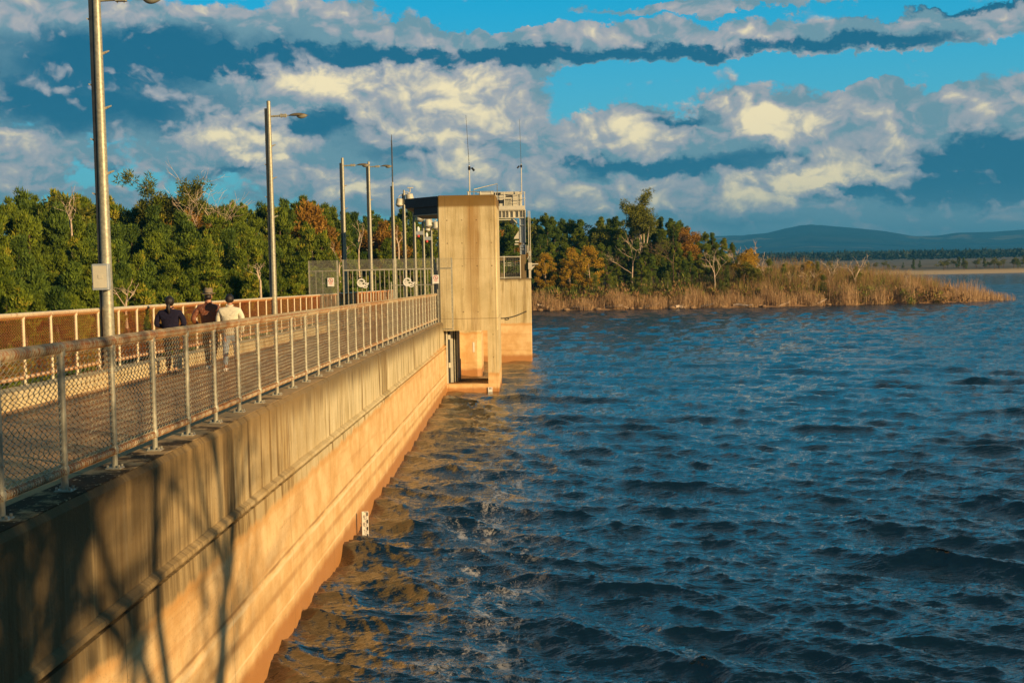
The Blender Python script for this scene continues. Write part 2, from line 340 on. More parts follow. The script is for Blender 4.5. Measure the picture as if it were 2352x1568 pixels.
# ------------------------------------------------------------------ water
def spectrum(N, L, seed, hs, kp, wdir, cut_lo=0, cut_hi=1e9, spread=8.):
    g = np.random.default_rng(seed)
    k1 = 2*np.pi*np.fft.fftfreq(N, L/N); kx, ky = np.meshgrid(k1, k1, indexing='ij'); k = np.hypot(kx, ky); k[0, 0] = 1
    cs = (kx*wdir[0]+ky*wdir[1])/k
    P = k**-3.55*np.exp(-(kp/k)**2*1.1)*(np.abs(cs)**spread*.95+.05)*(k > cut_lo)*(k < cut_hi)*np.exp(-(k/70.)**2); P[0, 0] = 0
    A = np.sqrt(P)*(g.normal(size=(N, N))+1j*g.normal(size=(N, N)))
    h = np.fft.ifft2(A).real; s = hs/4/h.std()
    h *= s; A *= s
    dx = np.fft.ifft2(1j*kx/k*A).real; dy = np.fft.ifft2(1j*ky/k*A).real
    return h, dx, dy
def sample(tile, L, X, Y):
    N = tile.shape[0]; u = (X/L*N) % N; v = (Y/L*N) % N; i = u.astype(int); j = v.astype(int); fu = u-i; fv = v-j; i %= N; j %= N; i2 = (i+1) % N; j2 = (j+1) % N
    return tile[i, j]*(1-fu)*(1-fv)+tile[i2, j]*fu*(1-fv)+tile[i, j2]*(1-fu)*fv+tile[i2, j2]*fu*fv
def build_water():
    wd = np.array([-.42, -.91])
    bands = [(53., 11, .19, 2.6, 0, 5.), (29., 12, .088, 5.5, 5., 16.), (17., 13, .036, 15., 16., 90.)]
    Ys = [5.5]
    while Ys[-1] < 60: Ys.append(Ys[-1]+max(.030, Ys[-1]**1.55*.00062))
    while Ys[-1] < 240: Ys.append(Ys[-1]*1.0062)
    while Ys[-1] < 6000: Ys.append(Ys[-1]*1.06)
    Ys = np.array(Ys); nx = 720; s = np.linspace(0, 1, nx); W = Ys*.62+9
    X = -3.6+(s[None, :]**1.12)*W[:, None]; Y = np.repeat(Ys[:, None], nx, 1)
    H = np.zeros_like(X); DX = H.copy(); DY = H.copy()
    for i, (L, sd, hs, kp, lo, hi) in enumerate(bands):
        h, dx, dy = spectrum(1024, L, sd, hs, kp, wd, lo, hi, (9., 5., 3.)[i]); cf = (1.1, 1.0, .8)[i]; dx = dx*cf; dy = dy*cf
        lam = 2*np.pi/((lo+min(hi, 40))/2+1)
        dyy = np.gradient(Ys); att = np.clip((lam*1.1-dyy)/(lam*.8), 0, 1)[:, None]
        a = .35*i; Xr = X*math.cos(a)+Y*math.sin(a); Yr = -X*math.sin(a)+Y*math.cos(a)
        if i: Xr, Yr = X+13*i, Y+7*i
        H += sample(h, L, Xr, Yr)*att; DX += sample(dx, L, Xr, Yr)*att; DY += sample(dy, L, Xr, Yr)*att
    ch = 1.0
    X2 = X+ch*DX; Y2 = Y+ch*DY; X2[:, 0] = X[:, 0]
    jac = np.gradient(Y2, axis=0)/np.gradient(Y, axis=0)
    crest = np.clip((.42-jac)*2.2, 0, 1)*(H > .04)
    V = np.stack([X2, Y2, H], -1).reshape(-1, 3); n = len(Ys)
    ii = (np.arange(n-1)[:, None]*nx+np.arange(nx-1)[None, :]).ravel()
    F = np.stack([ii, ii+1, ii+nx+1, ii+nx], -1)
    m, t, b = mat('lake_water')
    geo = t.new('ShaderNodeNewGeometry').outputs['Position']; x, y, z = t.xyz(geo)
    r = t.v('LENGTH', t.v('MULTIPLY', geo, (1, 1, 0)))
    sc = t.v('MULTIPLY', geo, (.6, 1.7, 1.))
    n1 = t.noise(sc, 5.5, 3, .6); n2 = t.noise(sc, 2.2, 5, .7); n3 = t.noise(sc, .55, 5, .6)
    far = t.ss(r, 30, 160)
    hgt = t.m('ADD', t.m('MULTIPLY', n1, t.m('MULTIPLY_ADD', far, -.02, .030)), t.m('MULTIPLY', t.m('MULTIPLY', n2, far), .34))
    hgt = t.m('ADD', hgt, t.m('MULTIPLY', t.noise(sc, 13., 3, .6), .011)); hgt = t.m('ADD', hgt, t.m('MULTIPLY', t.m('MULTIPLY', n3, t.ss(r, 90, 400)), .9))
    bp = t.new('ShaderNodeBump'); bp.inputs['Strength'].default_value = 1; bp.inputs['Distance'].default_value = 1.
    t.put(bp.inputs['Height'], hgt)
    # foam: streaks drifting a little way off the wall, plus breaking crests
    fo = t.noise(t.comb(t.m('MULTIPLY', x, 1.6), t.m('MULTIPLY', y, .8), 0.), 1., 5, .62, 1.6)
    fine = t.noise(geo, 7., 5, .75, 2.5)
    bx = t.m('SUBTRACT', t.m('ADD', x, t.m('MULTIPLY', t.noise(t.comb(0., y, 0.), .35, 3), -2.)), -1.75)
    band = t.m('MULTIPLY', t.ss(t.m('ABSOLUTE', bx), 1.25, .2), t.m('MULTIPLY', t.ss(y, 12.5, 16.), t.ss(y, 40, 24)))
    fm = t.m('MULTIPLY', t.ss(t.m('ADD', t.m('MULTIPLY', fo, .6), t.m('MULTIPLY', fine, .5)), .565, .68), band)
    at_ = t.new('ShaderNodeAttribute', attribute_name='crest').outputs['Fac']
    fm = t.m('MAXIMUM', t.m('MULTIPLY', fm, .62), t.m('MULTIPLY', t.m('MULTIPLY', at_, t.ss(fine, .52, .62)), .5), clamp=True)
    t.put(b.inputs['Base Color'], t.mix(fm, (.0015, .007, .009), (.72, .70, .66)))
    t.put(b.inputs['Roughness'], t.m('ADD', t.m('MULTIPLY_ADD', fm, .6, .03), t.m('MULTIPLY', far, .05))); b.inputs['IOR'].default_value = 1.95
    t.l.new(bp.outputs[0], b.inputs['Normal'])
    me = bigmesh('water', V, F, m, True, {'crest': crest.ravel()})
    o = link('water', me); tag(o, kind='structure')
build_water()
# ------------------------------------------------------------------ ground
SHORE = [(-60, 150), (-9, 140), (.5, 139.5), (12, 139), (23.6, 139.2), (38, 141), (50, 144), (56, 147), (60, 156), (58, 200), (70, 300), (140, 380)]
def shoreY(x): return np.interp(x, [p[0] for p in SHORE[:8]], [p[1] for p in SHORE[:8]])
def height(x, y):
    x = np.asarray(x, float); y = np.asarray(y, float)
    wob = .35*np.sin(x*.31+y*.13)+.25*np.sin(x*.9-y*.4)
    pen = np.clip((y-shoreY(x)+wob*1.2)*.16, -3, 2.2)+np.clip((y-160)*.02, 0, 3)
    tip = np.clip((57-x)*.10, -3, 9)
    pen = np.where(x > 22, np.minimum(pen, tip*.9), pen)
    pen = np.where(y > 225, np.minimum(pen, np.clip((48-x)*.1, -3, 6)), pen)
    far = np.clip((y-414-.0*x+6*np.sin(x*.021))*.035, -3, 2.2)+np.clip((y-520)*.0062, 0, 60)
    lake = np.maximum(pen, far)
    left = np.interp(y, [0, 10, 60, 100, 150, 300], [2.8, -3.6, -4.8, -3.0, 1.4, 3.4])+.3*np.sin(x*.4)+.25*np.sin(y*.5+x*.2)
    left = np.maximum(left, np.where(y > 420, far, -9))
    k = np.clip((-x-7.5)/2.5, 0, 1)
    bank = np.clip((5.2-y)*.9, -3, 3.4)
    lake = np.where(x > -3.6, np.maximum(lake, bank), lake)
    k2 = np.clip((y-150)/20, 0, 1)*(x < 0)
    z = lake*(1-k)+left*k
    return np.where(y < 3, np.maximum(z, 2.6), z)
def build_ground():
    R = np.concatenate([np.linspace(.5, 60, 90), np.geomspace(62, 14000, 190)]); A = np.radians(np.concatenate([np.linspace(-50, 40, 320), np.linspace(41, 309, 90)]))
    rr, aa = np.meshgrid(R, A, indexing='ij'); X = rr*np.sin(aa); Y = rr*np.cos(aa); Z = height(X, Y)
    V = np.stack([X, Y, Z], -1).reshape(-1, 3); na = len(A); i = np.arange(len(R)-1)[:, None]*na; j = np.arange(na)[None, :]; j2 = (j+1) % na
    F = np.stack([(i+j).ravel(), (i+j2).ravel(), (i+na+j2).ravel(), (i+na+j).ravel()], -1)
    V = np.vstack([V, [[0, 0, float(height(0, 0))]]])
    m, t, b = mat('ground_soil'); geo = t.new('ShaderNodeNewGeometry').outputs['Position']; x, y, z = t.xyz(geo)
    n = t.noise(geo, .35, 7, .65); n2 = t.noise(geo, .012, 5, .6)
    near = t.mix(t.ss(n, .35, .65), (.10, .045, .015), (.28, .15, .06))
    near = t.mix(t.ss(t.noise(geo, 1.3, 5), .5, .62), near, (.09, .085, .02))
    rim = t.ss(z, .9, .2); near = t.mix(t.m('MULTIPLY', rim, .8), near, (.40, .22, .09))
    plain = t.mix(t.ss(n2, .4, .6), (.17, .125, .065), (.09, .08, .04)); plain = t.mix(t.ss(z, 1.6, .6), plain, (.62, .42, .2))
    t.put(b.inputs['Base Color'], t.mix(t.ss(y, 230, 330), near, plain)); b.inputs['Roughness'].default_value = .95
    o = link('ground', bigmesh('ground', V, F, m, True)); tag(o, kind='structure')
build_ground()
def build_hills():
    prof = [(-4000, 560), (-1500, 545), (0, 552), (800, 556), (1300, 548), (1500, 544), (1640, 540), (1700, 538), (1760, 533), (1800, 523), (1835, 515), (1870, 513), (1950, 520), (2030, 528), (2100, 540), (2150, 539), (2200, 532), (2280, 530), (2352, 525), (2600, 505), (3000, 525), (3600, 540), (6000, 560)]
    px = np.array([p[0] for p in prof]); py = np.array([p[1] for p in prof]); D = 5200.
    n = 900; P = np.linspace(-3500, 5500, n); g = np.random.default_rng(3)
    yy = np.interp(P, px, py)
    top = np.array([at(p, q, D) for p, q in zip(P, yy)]); hz = top[:, 2]
    def nz(x, sc, sd):
        r = np.random.default_rng(sd); k = np.arange(int((x.max()-x.min())/sc)+4); v = r.normal(size=len(k)); return np.interp((x-x.min())/sc, k, v)
    ridge = hz+nz(top[:, 0], 90, 1)*2.2+nz(top[:, 0], 22, 2)*2.2
    rows = []; m_ = 46
    for j in range(m_):
        s = j/(m_-1)*2-1                        # -1 front foot .. 0 ridge .. 1 back foot
        Yr = D+s*(1900+300*math.sin(j))*(.85 if s < 0 else 1)
        prof_ = (1-abs(s))**1.15
        z = ridge*prof_+(nz(top[:, 0]+j*900, 160, 10+j)*7+nz(top[:, 0], 420, 60+j//4)*9)*prof_*(abs(s) > .02)*min(1, abs(s)*4)
        z = np.minimum(z, hz*(1-.5*abs(s))-4*(abs(s) > .02)) if s != 0 else z
        rows.append(np.stack([top[:, 0]*Yr/D, np.full(n, Yr), z-3*(abs(s) > .98)], -1))
    V = np.array(rows).reshape(-1, 3); ii = (np.arange(m_-1)[:, None]*n+np.arange(n-1)[None, :]).ravel()
    m, t, b = mat('wooded_hillside'); geo = t.new('ShaderNodeNewGeometry').outputs['Position']
    c = t.mix(t.ss(t.noise(geo, .012, 8, .7), .35, .65), (.006, .014, .020), (.022, .032, .034)); c = t.mix(t.ss(t.noise(geo, .003, 4), .62, .7), c, (.16, .13, .06))
    t.put(b.inputs['Base Color'], c); b.inputs['Roughness'].default_value = 1; b.inputs['Specular IOR Level'].default_value = 0
    link('hills', bigmesh('hills', V, np.stack([ii, ii+1, ii+n+1, ii+n], -1), m, True))['kind'] = 'structure'
build_hills()
# ------------------------------------------------------------------ the dam
def zt(y): return 3.40-.0118*y          # fence footing line on the front kerb
Y0, Y1 = -14., 190.
def long_prism(poly, name, m, parent=None, y0=Y0, y1=Y1, step=2.37):
    """cross-section poly(y)->[(x,z)] swept along the dam"""
    n = int((y1-y0)/step); ys = [y0+(y1-y0)*i/n for i in range(n+1)]; b = MB(); k = len(poly(0)); vs = []
    for y in ys: vs += [(x, y, z) for x, z in poly(y)]
    fs = [tuple(range(k)), tuple(range(n*k+k-1, n*k-1, -1))]
    for i in range(n): fs += [(i*k+j, (i+1)*k+j, (i+1)*k+(j+1) % k, i*k+(j+1) % k) for j in range(k)]
    return b.add(vs, fs).build(name, m, parent)
dam = empty('dam_wall', (0, 0, 0), 'long weathered concrete dam wall standing in the lake, silt stained orange near the water', 'dam wall')
def lz(y): return 2.36-.0105*y
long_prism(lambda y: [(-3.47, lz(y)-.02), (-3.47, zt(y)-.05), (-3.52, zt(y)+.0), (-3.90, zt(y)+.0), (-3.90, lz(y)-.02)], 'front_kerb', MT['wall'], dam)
jr = random.Random(4)
def ledge_poly(y):
    a = jr.uniform(-.006, .006); return [(-3.50, lz(y)-.10), (-3.405+a, lz(y)-.05), (-3.39+a, lz(y)-.03+a), (-3.40+a, lz(y)+.005), (-3.455, lz(y)+.03+a), (-3.50, lz(y)+.04)]
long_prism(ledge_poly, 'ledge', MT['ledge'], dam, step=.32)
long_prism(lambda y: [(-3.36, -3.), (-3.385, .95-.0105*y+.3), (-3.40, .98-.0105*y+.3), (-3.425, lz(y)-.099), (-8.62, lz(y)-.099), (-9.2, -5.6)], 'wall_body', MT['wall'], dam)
long_prism(lambda y: [(-8.12, lz(y)-.096), (-8.12, zt(y)-.03), (-8.15, zt(y)), (-8.60, zt(y)), (-8.60, lz(y)-.096)], 'back_kerb', MT['kerb'], dam)
# mouldy top skin of the front kerb, with near-end shade painted in
def cap_poly(y):
    a = jr.uniform(-.003, .003); return [(-3.525+a, zt(y)+.003), (-3.895, zt(y)+.003), (-3.895, zt(y)+.008), (-3.525+a, zt(y)+.008)]
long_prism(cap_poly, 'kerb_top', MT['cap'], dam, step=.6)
m, t, b = mat('deck_asphalt'); geo = t.new('ShaderNodeNewGeometry').outputs['Position']; x_, y_, z_ = t.xyz(geo)
c = t.mix(t.ss(t.noise(geo, 1.1, 6, .65), .35, .65), (.44, .23, .08), (.62, .35, .13)); c = t.mix(t.ss(t.noise(geo, 30., 4, .7), .45, .3), c, (.14, .09, .05))
fr = t.m('ABSOLUTE', t.m('SUBTRACT', t.m('FRACT', t.m('MULTIPLY', y_, 1/3.56)), .5)); c = t.mix(t.ss(fr, .006, .002), c, (.05, .03, .02))
t.put(b.inputs['Base Color'], c); b.inputs['Roughness'].default_value = .9
o = long_prism(lambda y: [(-3.9, lz(y)-.09), (-3.9, zt(y)-.27), (-6, zt(y)-.25), (-8.12, zt(y)-.27), (-8.12, lz(y)-.09)], 'walkway', m); o['kind'] = 'structure'
# ------------------------------------------------------------------ chain-link fences
SP = 1.187
def chain_panel(length, z0, z1, pitch=.048, r=.0044, lace=True, axis='y'):
    """woven zigzag wires in the plane x=0 between z0 and z1, plus the lacing wire wound round both rails"""
    b = MB(); n = int(length/pitch); dx = length/n; rows = int((z1-z0)/(pitch/1)); g = random.Random(3)
    bulge = [g.uniform(-.012, .012) for _ in range(rows*2+3)]
    for i in range(n):
        pts = []
        for j in range(rows*2+1):
            s = 1 if (j+i) % 2 else -1
            yy = (i+.5)*dx+s*dx*.5; zz = z0+(z1-z0)*j/(rows*2)
            sag = .010*math.sin(math.pi*yy/length*2+j*.3)+.006*math.sin(j*1.1+i*.4)
            pts.append((s*.004+bulge[j]*math.sin(math.pi*yy/length), yy, zz+sag*math.sin(math.pi*(zz-z0)/(z1-z0))))
        b.tube(pts, r, 3, cap=False)
    if lace:
        for zc, rr in ((z1+.05, .0475), (z0-.025, .0345)):
            turns = 24; pts = [(rr*math.cos(a), length*k/(turns*8), zc+rr*math.sin(a)) for k in range(turns*8+1) for a in (2*math.pi*k/8,)]
            b.tube(pts, .0035, 3, cap=False)
    return b
pan_front = chain_panel(SP-.04, .19, 1.09).mesh('mesh_panel', MT['wire'])
pan_back = chain_panel(SP-.04, .19, 1.13, r=.0058).mesh('mesh_panel', MT['wire_rust'])
tilt = -math.atan(.0118)
def fence(name, label, x, y0, nb, mp, mr, pan, h, pr=.028):
    f = empty(name, (x, 0, 0), label, 'fence')
    b = MB()
    def rail(z, r):
        pts = [(0, y0-.6, zt(y0-.6)+z)]; 
        for i in range(nb+1): pts.append((rnd.uniform(-.004, .004), y0+i*SP, zt(y0+i*SP)+z))
        return MB().tube(pts, r, 10)
    rail(h, .043).build('top_rail', mr, f, True); rail(.165, .030).build('bottom_rail', mr, f, True)
    pb = MB().tube([(0, 0, .0), (0, 0, h)], pr, 10); pb.lathe([(pr+.009, h-.075), (pr+.010, h-.02), (pr+.004, h-.01)], 10); pb.lathe([(pr+.007, .13), (pr+.012, .15), (pr+.012, .18), (pr+.007, .2)], 10)
    base = MB().box(-.07, -.06, 0, .07, .06, .012, .006)
    for sx in (-.05, .05):
        for sy in (-.042, .042): base.lathe([(.011, .014), (.011, .034), (.005, .036)], 6, (sx, sy, 0))
    pm = bm = None
    for i in range(nb+1):
        y = y0+i*SP
        if pm is None:
            p = pb.build('post', mp, f, True); pm = p.data; q = base.build('base_plate', MT['galv'], p); bm = q.data
        else:
            p = link('post', pm, f); q = link('base_plate', bm, p)
        p.location = (0, y, zt(y)+.009); p.rotation_euler = (rnd.uniform(-.006, .006), rnd.uniform(-.006, .006), 0)
    for i in range(nb):
        y = y0+i*SP+.02; q = link('mesh_panel', pan, f); q.location = (0, y, zt(y)); q.rotation_euler = (tilt, 0, 0)
    return f
fence('mesh_fence', 'grey chain-link fence with tube rails along the water edge of the dam', -3.70, 8.52-SP*2, 37, MT['galv'], MT['galv_rusty'], pan_front, 1.14)
fence('mesh_fence', 'rusty chain-link fence with pale posts on the far left edge of the dam walkway', -8.37, 20.42-SP*11, 58, MT['whitefence'], MT['whitefence'], pan_back, 1.19)
# ------------------------------------------------------------------ light poles
def lamp_parts(root, z, side=1):
    a = MB().tube([(.05, 0, z), (.42, 0, z+.015)], .032, 8); a.box(.36, -.05, z-.03, .58, .05, z+.065, .01); a.tube([(.58, 0, z+.02), (.70, 0, z+.02)], .018, 6)
    for q in (.40, .53): a.lathe([(.012, z+.06), (.012, z+.09)], 6, (q, 0, 0)); a.lathe([(.012, z-.06), (.012, z-.03)], 6, (q, 0, 0))
    arm = a.build('lamp_arm', MT['galv'], root, True)
    n = 14; vs = []; prof = []
    for i in range(n+1):
        s = i/n; wv = .115*math.sin(math.pi*min(1, s*1.05+.06))**.55+.012; prof.append((.68+.62*s, wv))
    b = MB(); k = 10; rings = []
    for xx, wv in prof: b.v += [(xx, wv*math.cos(math.pi*j/(k-1)), z+.01+.085*math.sin(math.pi*j/(k-1))*(wv/.125)) for j in range(k)]
    for i in range(n): b.f += [(i*k+j, i*k+j+1, (i+1)*k+j+1, (i+1)*k+j) for j in range(k-1)]; b.f.append((i*k+k-1, i*k, (i+1)*k, (i+1)*k+k-1))
    b.f.append(tuple(range(k))); b.f.append(tuple(range(n*k+k-1, n*k-1, -1)))
    hd = b.build('lamp_head', MT['brass'], root, True)
    g = MB(); g.v = []; n2 = 8
    for i in range(n2+1):
        s = i/n2; rr = math.sin(math.pi*(s*.92+.04))**.6
        g.v += [(.90+.34*s, .095*rr*math.cos(math.pi*j/7), z+.008-.105*rr*math.sin(math.pi*j/7)*(1.15-.5*s)) for j in range(8)]
    for i in range(n2): g.f += [(i*8+j, i*8+j+1, i*8+9+j, i*8+8+j) for j in range(7)]
    g.build('lamp_glass', MT['glass'], hd, True)
def pole(px_y, x, top, lamp, label, cat='lamp post', group='lamp posts along the back of the walkway', r0=.10, r1=.062, pegs=True, box=False, horn=0, name='lamp_post', rz=0, dark=False, beacon=False):
    y = px_y; zb = zt(y)+.002; root = empty(name, (x, y, zb), label, cat, group, rz)
    H = top-zb; b = MB().tube([(0, 0, .0), (0, 0, H*.33), (0, 0, H*.66), (0, 0, H)], [r0, r0-(r0-r1)*.33, r0-(r0-r1)*.66, r1], 14)
    b.lathe([(r1, H), (r1*.6, H+.02)], 12); b.build('pole', MT['pole'], root, True)
    bp = MB().box(-.16, -.16, 0, .16, .16, .025, .01)
    for sx in (-.12, .12):
        for sy in (-.12, .12): bp.lathe([(.015, .02), (.015, .07)], 6, (sx, sy, 0))
    bp.build('base_plate', MT['galv'], root)
    MB().box(-r0-.035, -.03, .1, -r1-.0, .03, H*.97).build('cable_duct', MT['dark'], root)
    if pegs:
        k = 0; z = 3.4; pm = None
        while z < H-1.0:
            s = 1 if k % 2 else -1
            rr = r0-(r0-r1)*z/H
            if pm is None:
                q = MB().prism([(0, -.035), (.13, .03), (.135, .055), (.0, .02)], -.012, .012, 'y').build('climbing_step', MT['galv'], root); pm = q.data
            else: q = link('climbing_step', pm, root)
            q.location = (s*(rr-.008), 0, z); q.rotation_euler = (0, 0, 0 if s > 0 else math.pi)
            z += .62 if k % 3 else .42; k += 1
    if lamp: lamp_parts(root, lamp-zb)
    if box:
        q = MB().box(-.16, -.20, 0, .16, -.045, .5, .015).build('junction_box', MT['steel'], root); q.location = (-.05, -.045, 1.58)
        MB().box(-.13, -.206, .04, .13, -.201, .46).build('box_door', MT['cream'], q); MB().box(-.03, -.215, .22, .06, -.207, .29).build('label_plate', MT['cream'], q)
    if horn:
        for s, zz, sc in ((1, H-.75, 1.), (-1, H-.95, .8))[:horn]:
            hb = MB().lathe([(.12*sc, .52*sc), (.25*sc, .48*sc), (.27*sc, .25*sc), (.28*sc, .05*sc), (.32*sc, -.02*sc)], 18).build('siren_horn', MT['cream'], root, True)
            hb.location = (s*(.36*sc+.05), -.06, zz); hb.rotation_euler = (.12, -.12*s, 0)
            MB().lathe([(.31*sc, -.02*sc), (.22*sc, -.16*sc), (.07*sc, -.24*sc)], 18).build('horn_bowl', MT['galv'], hb, True)
            MB().tube([(s*.02, 0, zz+.6), (s*.25, 0, zz+.62), (s*.36, -.04, zz+.5)], .03, 8).build('horn_bracket', MT['cream'], root, True)
        MB().tube([(0, 0, H-.25), (.3, 0, H-.3), (.42, 0, H-.1), (.42, 0, H+.12)], .035, 8).build('gooseneck', MT['cream'], root, True)
        MB().box(.24, -.08, H+.12, .62, .08, H+.19, .02).build('floodlight', MT['cream'], root)
    if beacon:
        q = MB().box(-.62, -.10, 0, -.05, .10, .3, .01).build('beacon_bracket', MT['steel'], root); q.location = (0, -.06, beacon-zb)
        MB().lathe([(.10, .30), (.13, .42), (.12, .55), (.05, .66)], 12, (-.42, 0, 0)).build('camera_dome', MT['white'], q, True)
        MB().lathe([(.04, -.22), (.12, -.16), (.12, 0)], 12, (-.42, 0, 0)).build('red_beacon', MT['red'], q, True)
    return root
def zoff(x, lo): return x
pole(24.0, -8.17, 11.6, 10.22, 'tall lamp post with grey junction box, nearest the camera on the left', box=True, r0=.115, r1=.068)
pole(40.3, -8.28, 10.45, 9.97, 'second lamp post from the left, just behind the three walkers')
pole(57.2, -8.44, 10.1, 9.75, 'third lamp post from the left, seen through the left gate leaf')
pole(67.0, -8.48, 10.75, 10.48, 'fourth lamp post, right of the white emblem of the left gate leaf', r0=.11)
# slim mast, then the poles with sirens
mast = pole(78., -8.4, 10.4, None, 'tall slim dark mast topped by a thin rod, between the lamp posts and the tower', 'mast', None, .11, .06, False, name='mast')
MB().tube([(0, 0, 10.3-zt(78)), (0, 0, 12.7-zt(78)), (0, 0, 13.35-zt(78))], [.045, .04, .018], 8).build('top_rod', MT['dark'], mast)
MB().tube([(-.02, 0, 12.4-zt(78)), (-.02, 0, 13.0-zt(78))], .03, 6).build('rod_sleeve', MT['dark'], mast)
def from_px(px, py, X):
    d = ray(px, py); return np.array([0, 0, CH])+d*X/d[0]
SG = 'siren poles behind the gates'
pole(84.5, -8.35, 10.3, None, 'siren pole nearest the slim mast, its cream horn left of the dark roof slab', 'siren pole', SG, horn=2, r0=.11, name='siren_pole')
pole(92.5, -8.40, 9.4, None, 'siren pole under the left end of the dark roof slab', 'siren pole', SG, horn=1, r0=.11, name='siren_pole')
pole(100.5, -8.42, 9.2, None, 'siren pole with a red beacon, second under the dark roof slab', 'siren pole', SG, horn=1, r0=.11, name='siren_pole', beacon=7.7)
pole(109., -8.44, 9.3, None, 'siren pole with a red beacon next to the concrete tower', 'siren pole', SG, horn=2, r0=.12, name='siren_pole', beacon=7.45)
# ------------------------------------------------------------------ gates across the walkway (Y about 50)
GY = 49.6; gz = zt(GY)-.25
def grid_mesh(x0, x1, z0, z1, step, r, y=0):
    b = MB(); n = max(1, round((x1-x0)/step)); k = max(1, round((z1-z0)/step))
    for i in range(n+1): x = x0+(x1-x0)*i/n; b.box(x-r, y-r, z0, x+r, y+r, z1)
    for j in range(k+1): z = z0+(z1-z0)*j/k; b.box(x0, y-r*1.02-.004, z-r, x1, y-r*1.02, z+r)
    return b
def ribbon(b, pts, w, y0, y1):
    """flat curved band in the x-z plane, as one closed strip with thickness"""
    L = []; R_ = []; k = len(pts)
    for i, (x, z) in enumerate(pts):
        a = pts[max(i-1, 0)]; c = pts[min(i+1, k-1)]; tx, tz = c[0]-a[0], c[1]-a[1]; l = math.hypot(tx, tz)
        ww = w if not hasattr(w, '__len__') else w[i]; nx_, nz_ = -tz/l*ww/2, tx/l*ww/2
        L.append((x+nx_, z+nz_)); R_.append((x-nx_, z-nz_))
    vs = [(x, y, z) for y in (y0, y1) for x, z in L+R_]
    fs = []; n = 2*k
    for i in range(k-1):
        fs += [(i, i+1, k+i+1, k+i), (n+i, n+k+i, n+k+i+1, n+i+1), (i, n+i, n+i+1, i+1), (k+i, k+i+1, n+k+i+1, n+k+i)]
    fs += [(0, k, n+k, n), (k-1, n+k-1, n+2*k-1, 2*k-1)]
    b.add(vs, fs)
def emblem(parent, x, z):
    b = MB(); y0, y1 = -.07, -.045
    ring = [(.145*math.cos(a), .145*math.sin(a)) for a in [math.radians(20+ (320)*i/30) for i in range(31)]]
    ribbon(b, ring, .055, y0, y1)
    def smooth(ps, n=5):
        out = []
        for i in range(len(ps)-1):
            for k in range(n):
                t_ = k/n; p0 = ps[max(i-1, 0)]; p1 = ps[i]; p2 = ps[i+1]; p3 = ps[min(i+2, len(ps)-1)]
                out.append(tuple(.5*((2*p1[c])+(-p0[c]+p2[c])*t_+(2*p0[c]-5*p1[c]+4*p2[c]-p3[c])*t_**2+(-p0[c]+3*p1[c]-3*p2[c]+p3[c])*t_**3) for c in (0, 1)))
        return out+[ps[-1]]
    ribbon(b, smooth([(-.11, .02), (-.05, .05), (.02, .01), (.08, .02), (.13, .06)]), .035, y0-.001, y1+.001)
    ribbon(b, smooth([(-.12, -.06), (-.07, -.02), (-.01, -.03), (.06, -.09), (.13, -.12), (.2, -.10), (.27, -.055)]), .045, y0+.001, y1-.001)
    ribbon(b, smooth([(.10, .06), (.16, -.01), (.23, -.03), (.30, -.02)]), .045, y0+.002, y1-.002)
    ribbon(b, smooth([(-.08, -.10), (-.02, -.085), (.05, -.14), (.12, -.19), (.19, -.185), (.25, -.14)]), .04, y0+.003, y1-.003)
    o = b.build('emblem', MT['white'], parent); o.location = (x, 0, z); return o
def gate_leaf(x0, x1, label, lx):
    g = empty('gate_leaf', (x0, GY, gz), label, 'gate', 'gate leaves across the walkway'); W = x1-x0; H = 4.98-gz; T2 = 5.40-gz
    b = MB()
    for x in (.03, W-.03): b.box(x-.025, -.025, .08, x+.025, .025, H+.025)
    b.box(.0552, -.024, .08, W-.0552, .024, .13); b.box(.0552, -.024, H-.03, W-.0552, .024, H+.024)
    b.build('gate_frame', MT['galv'], g)
    n = 11
    bar = MB().box(-.014, -.014, .13, .014, .014, H-.03).mesh('bar', MT['galv'])
    for i in range(1, n): q = link('bar', bar, g); q.location = (.03+(W-.06)*i/n, 0, 0)
    q = grid_mesh(.06, W-.06, H+.03, T2, .035, .0025); q.box(.0, -.02, H+.026, .05, .02, T2); q.box(W-.05, -.02, H+.026, W, .02, T2)
    q.build('top_screen', MT['galv'], g)
    emblem(g, lx-x0, 4.47-gz)
    lt = MB().box(.0, -.06, .9, .22, -.027, .98, .008).build('latch', MT['white'], g); return g
gate_leaf(-7.42, -5.36, 'left gate leaf of vertical bars, its white emblem left of a lamp post', -6.68)
gate_leaf(-5.30, -3.72, 'right gate leaf of vertical bars, its white emblem nearer the tower', -4.84)
def screen(x0, x1, y, label, low, hi=5.38, door=True, name='gate_side_screen'):
    g = empty(name, (x0, y, low), label, 'screen panel', 'fixed mesh screens beside the gates'); W = x1-x0; H = hi-low
    b = MB()
    for x in (0, W): b.box(x-.03, -.03, 0, x+.03, .03, H)
    b.box(.0305, -.02, H-.44, W-.0305, .02, H-.39); b.box(.0305, -.02, .02, W-.0305, .02, .07)
    if door: b.box(W*.45, -.018, .0705, W*.45+.035, .018, H-.4405); b.box(W*.45+.036, -.018, H-.93, W-.0305, .018, H-.89); b.box(W*.22, -.015, .0705, W*.22+.025, .015, H-.4405)
    b.build('screen_frame', MT['galv'], g)
    grid_mesh(.03, W-.03, .03, H, .035, .0025, -.035).build('screen_mesh', MT['galv'], g); return g
screen(-8.75, -7.62, GY-.05, 'fixed mesh screen left of the gates carrying the left warning sign', gz+.3)
screen(-3.62, -3.06, GY-.10, 'tall mesh screen reaching out over the water against the tower', 2.52, 5.40, False)
sgp = empty('gate_post', (-3.66, GY, gz), 'dark gate post between the right gate leaf and the tower', 'post')
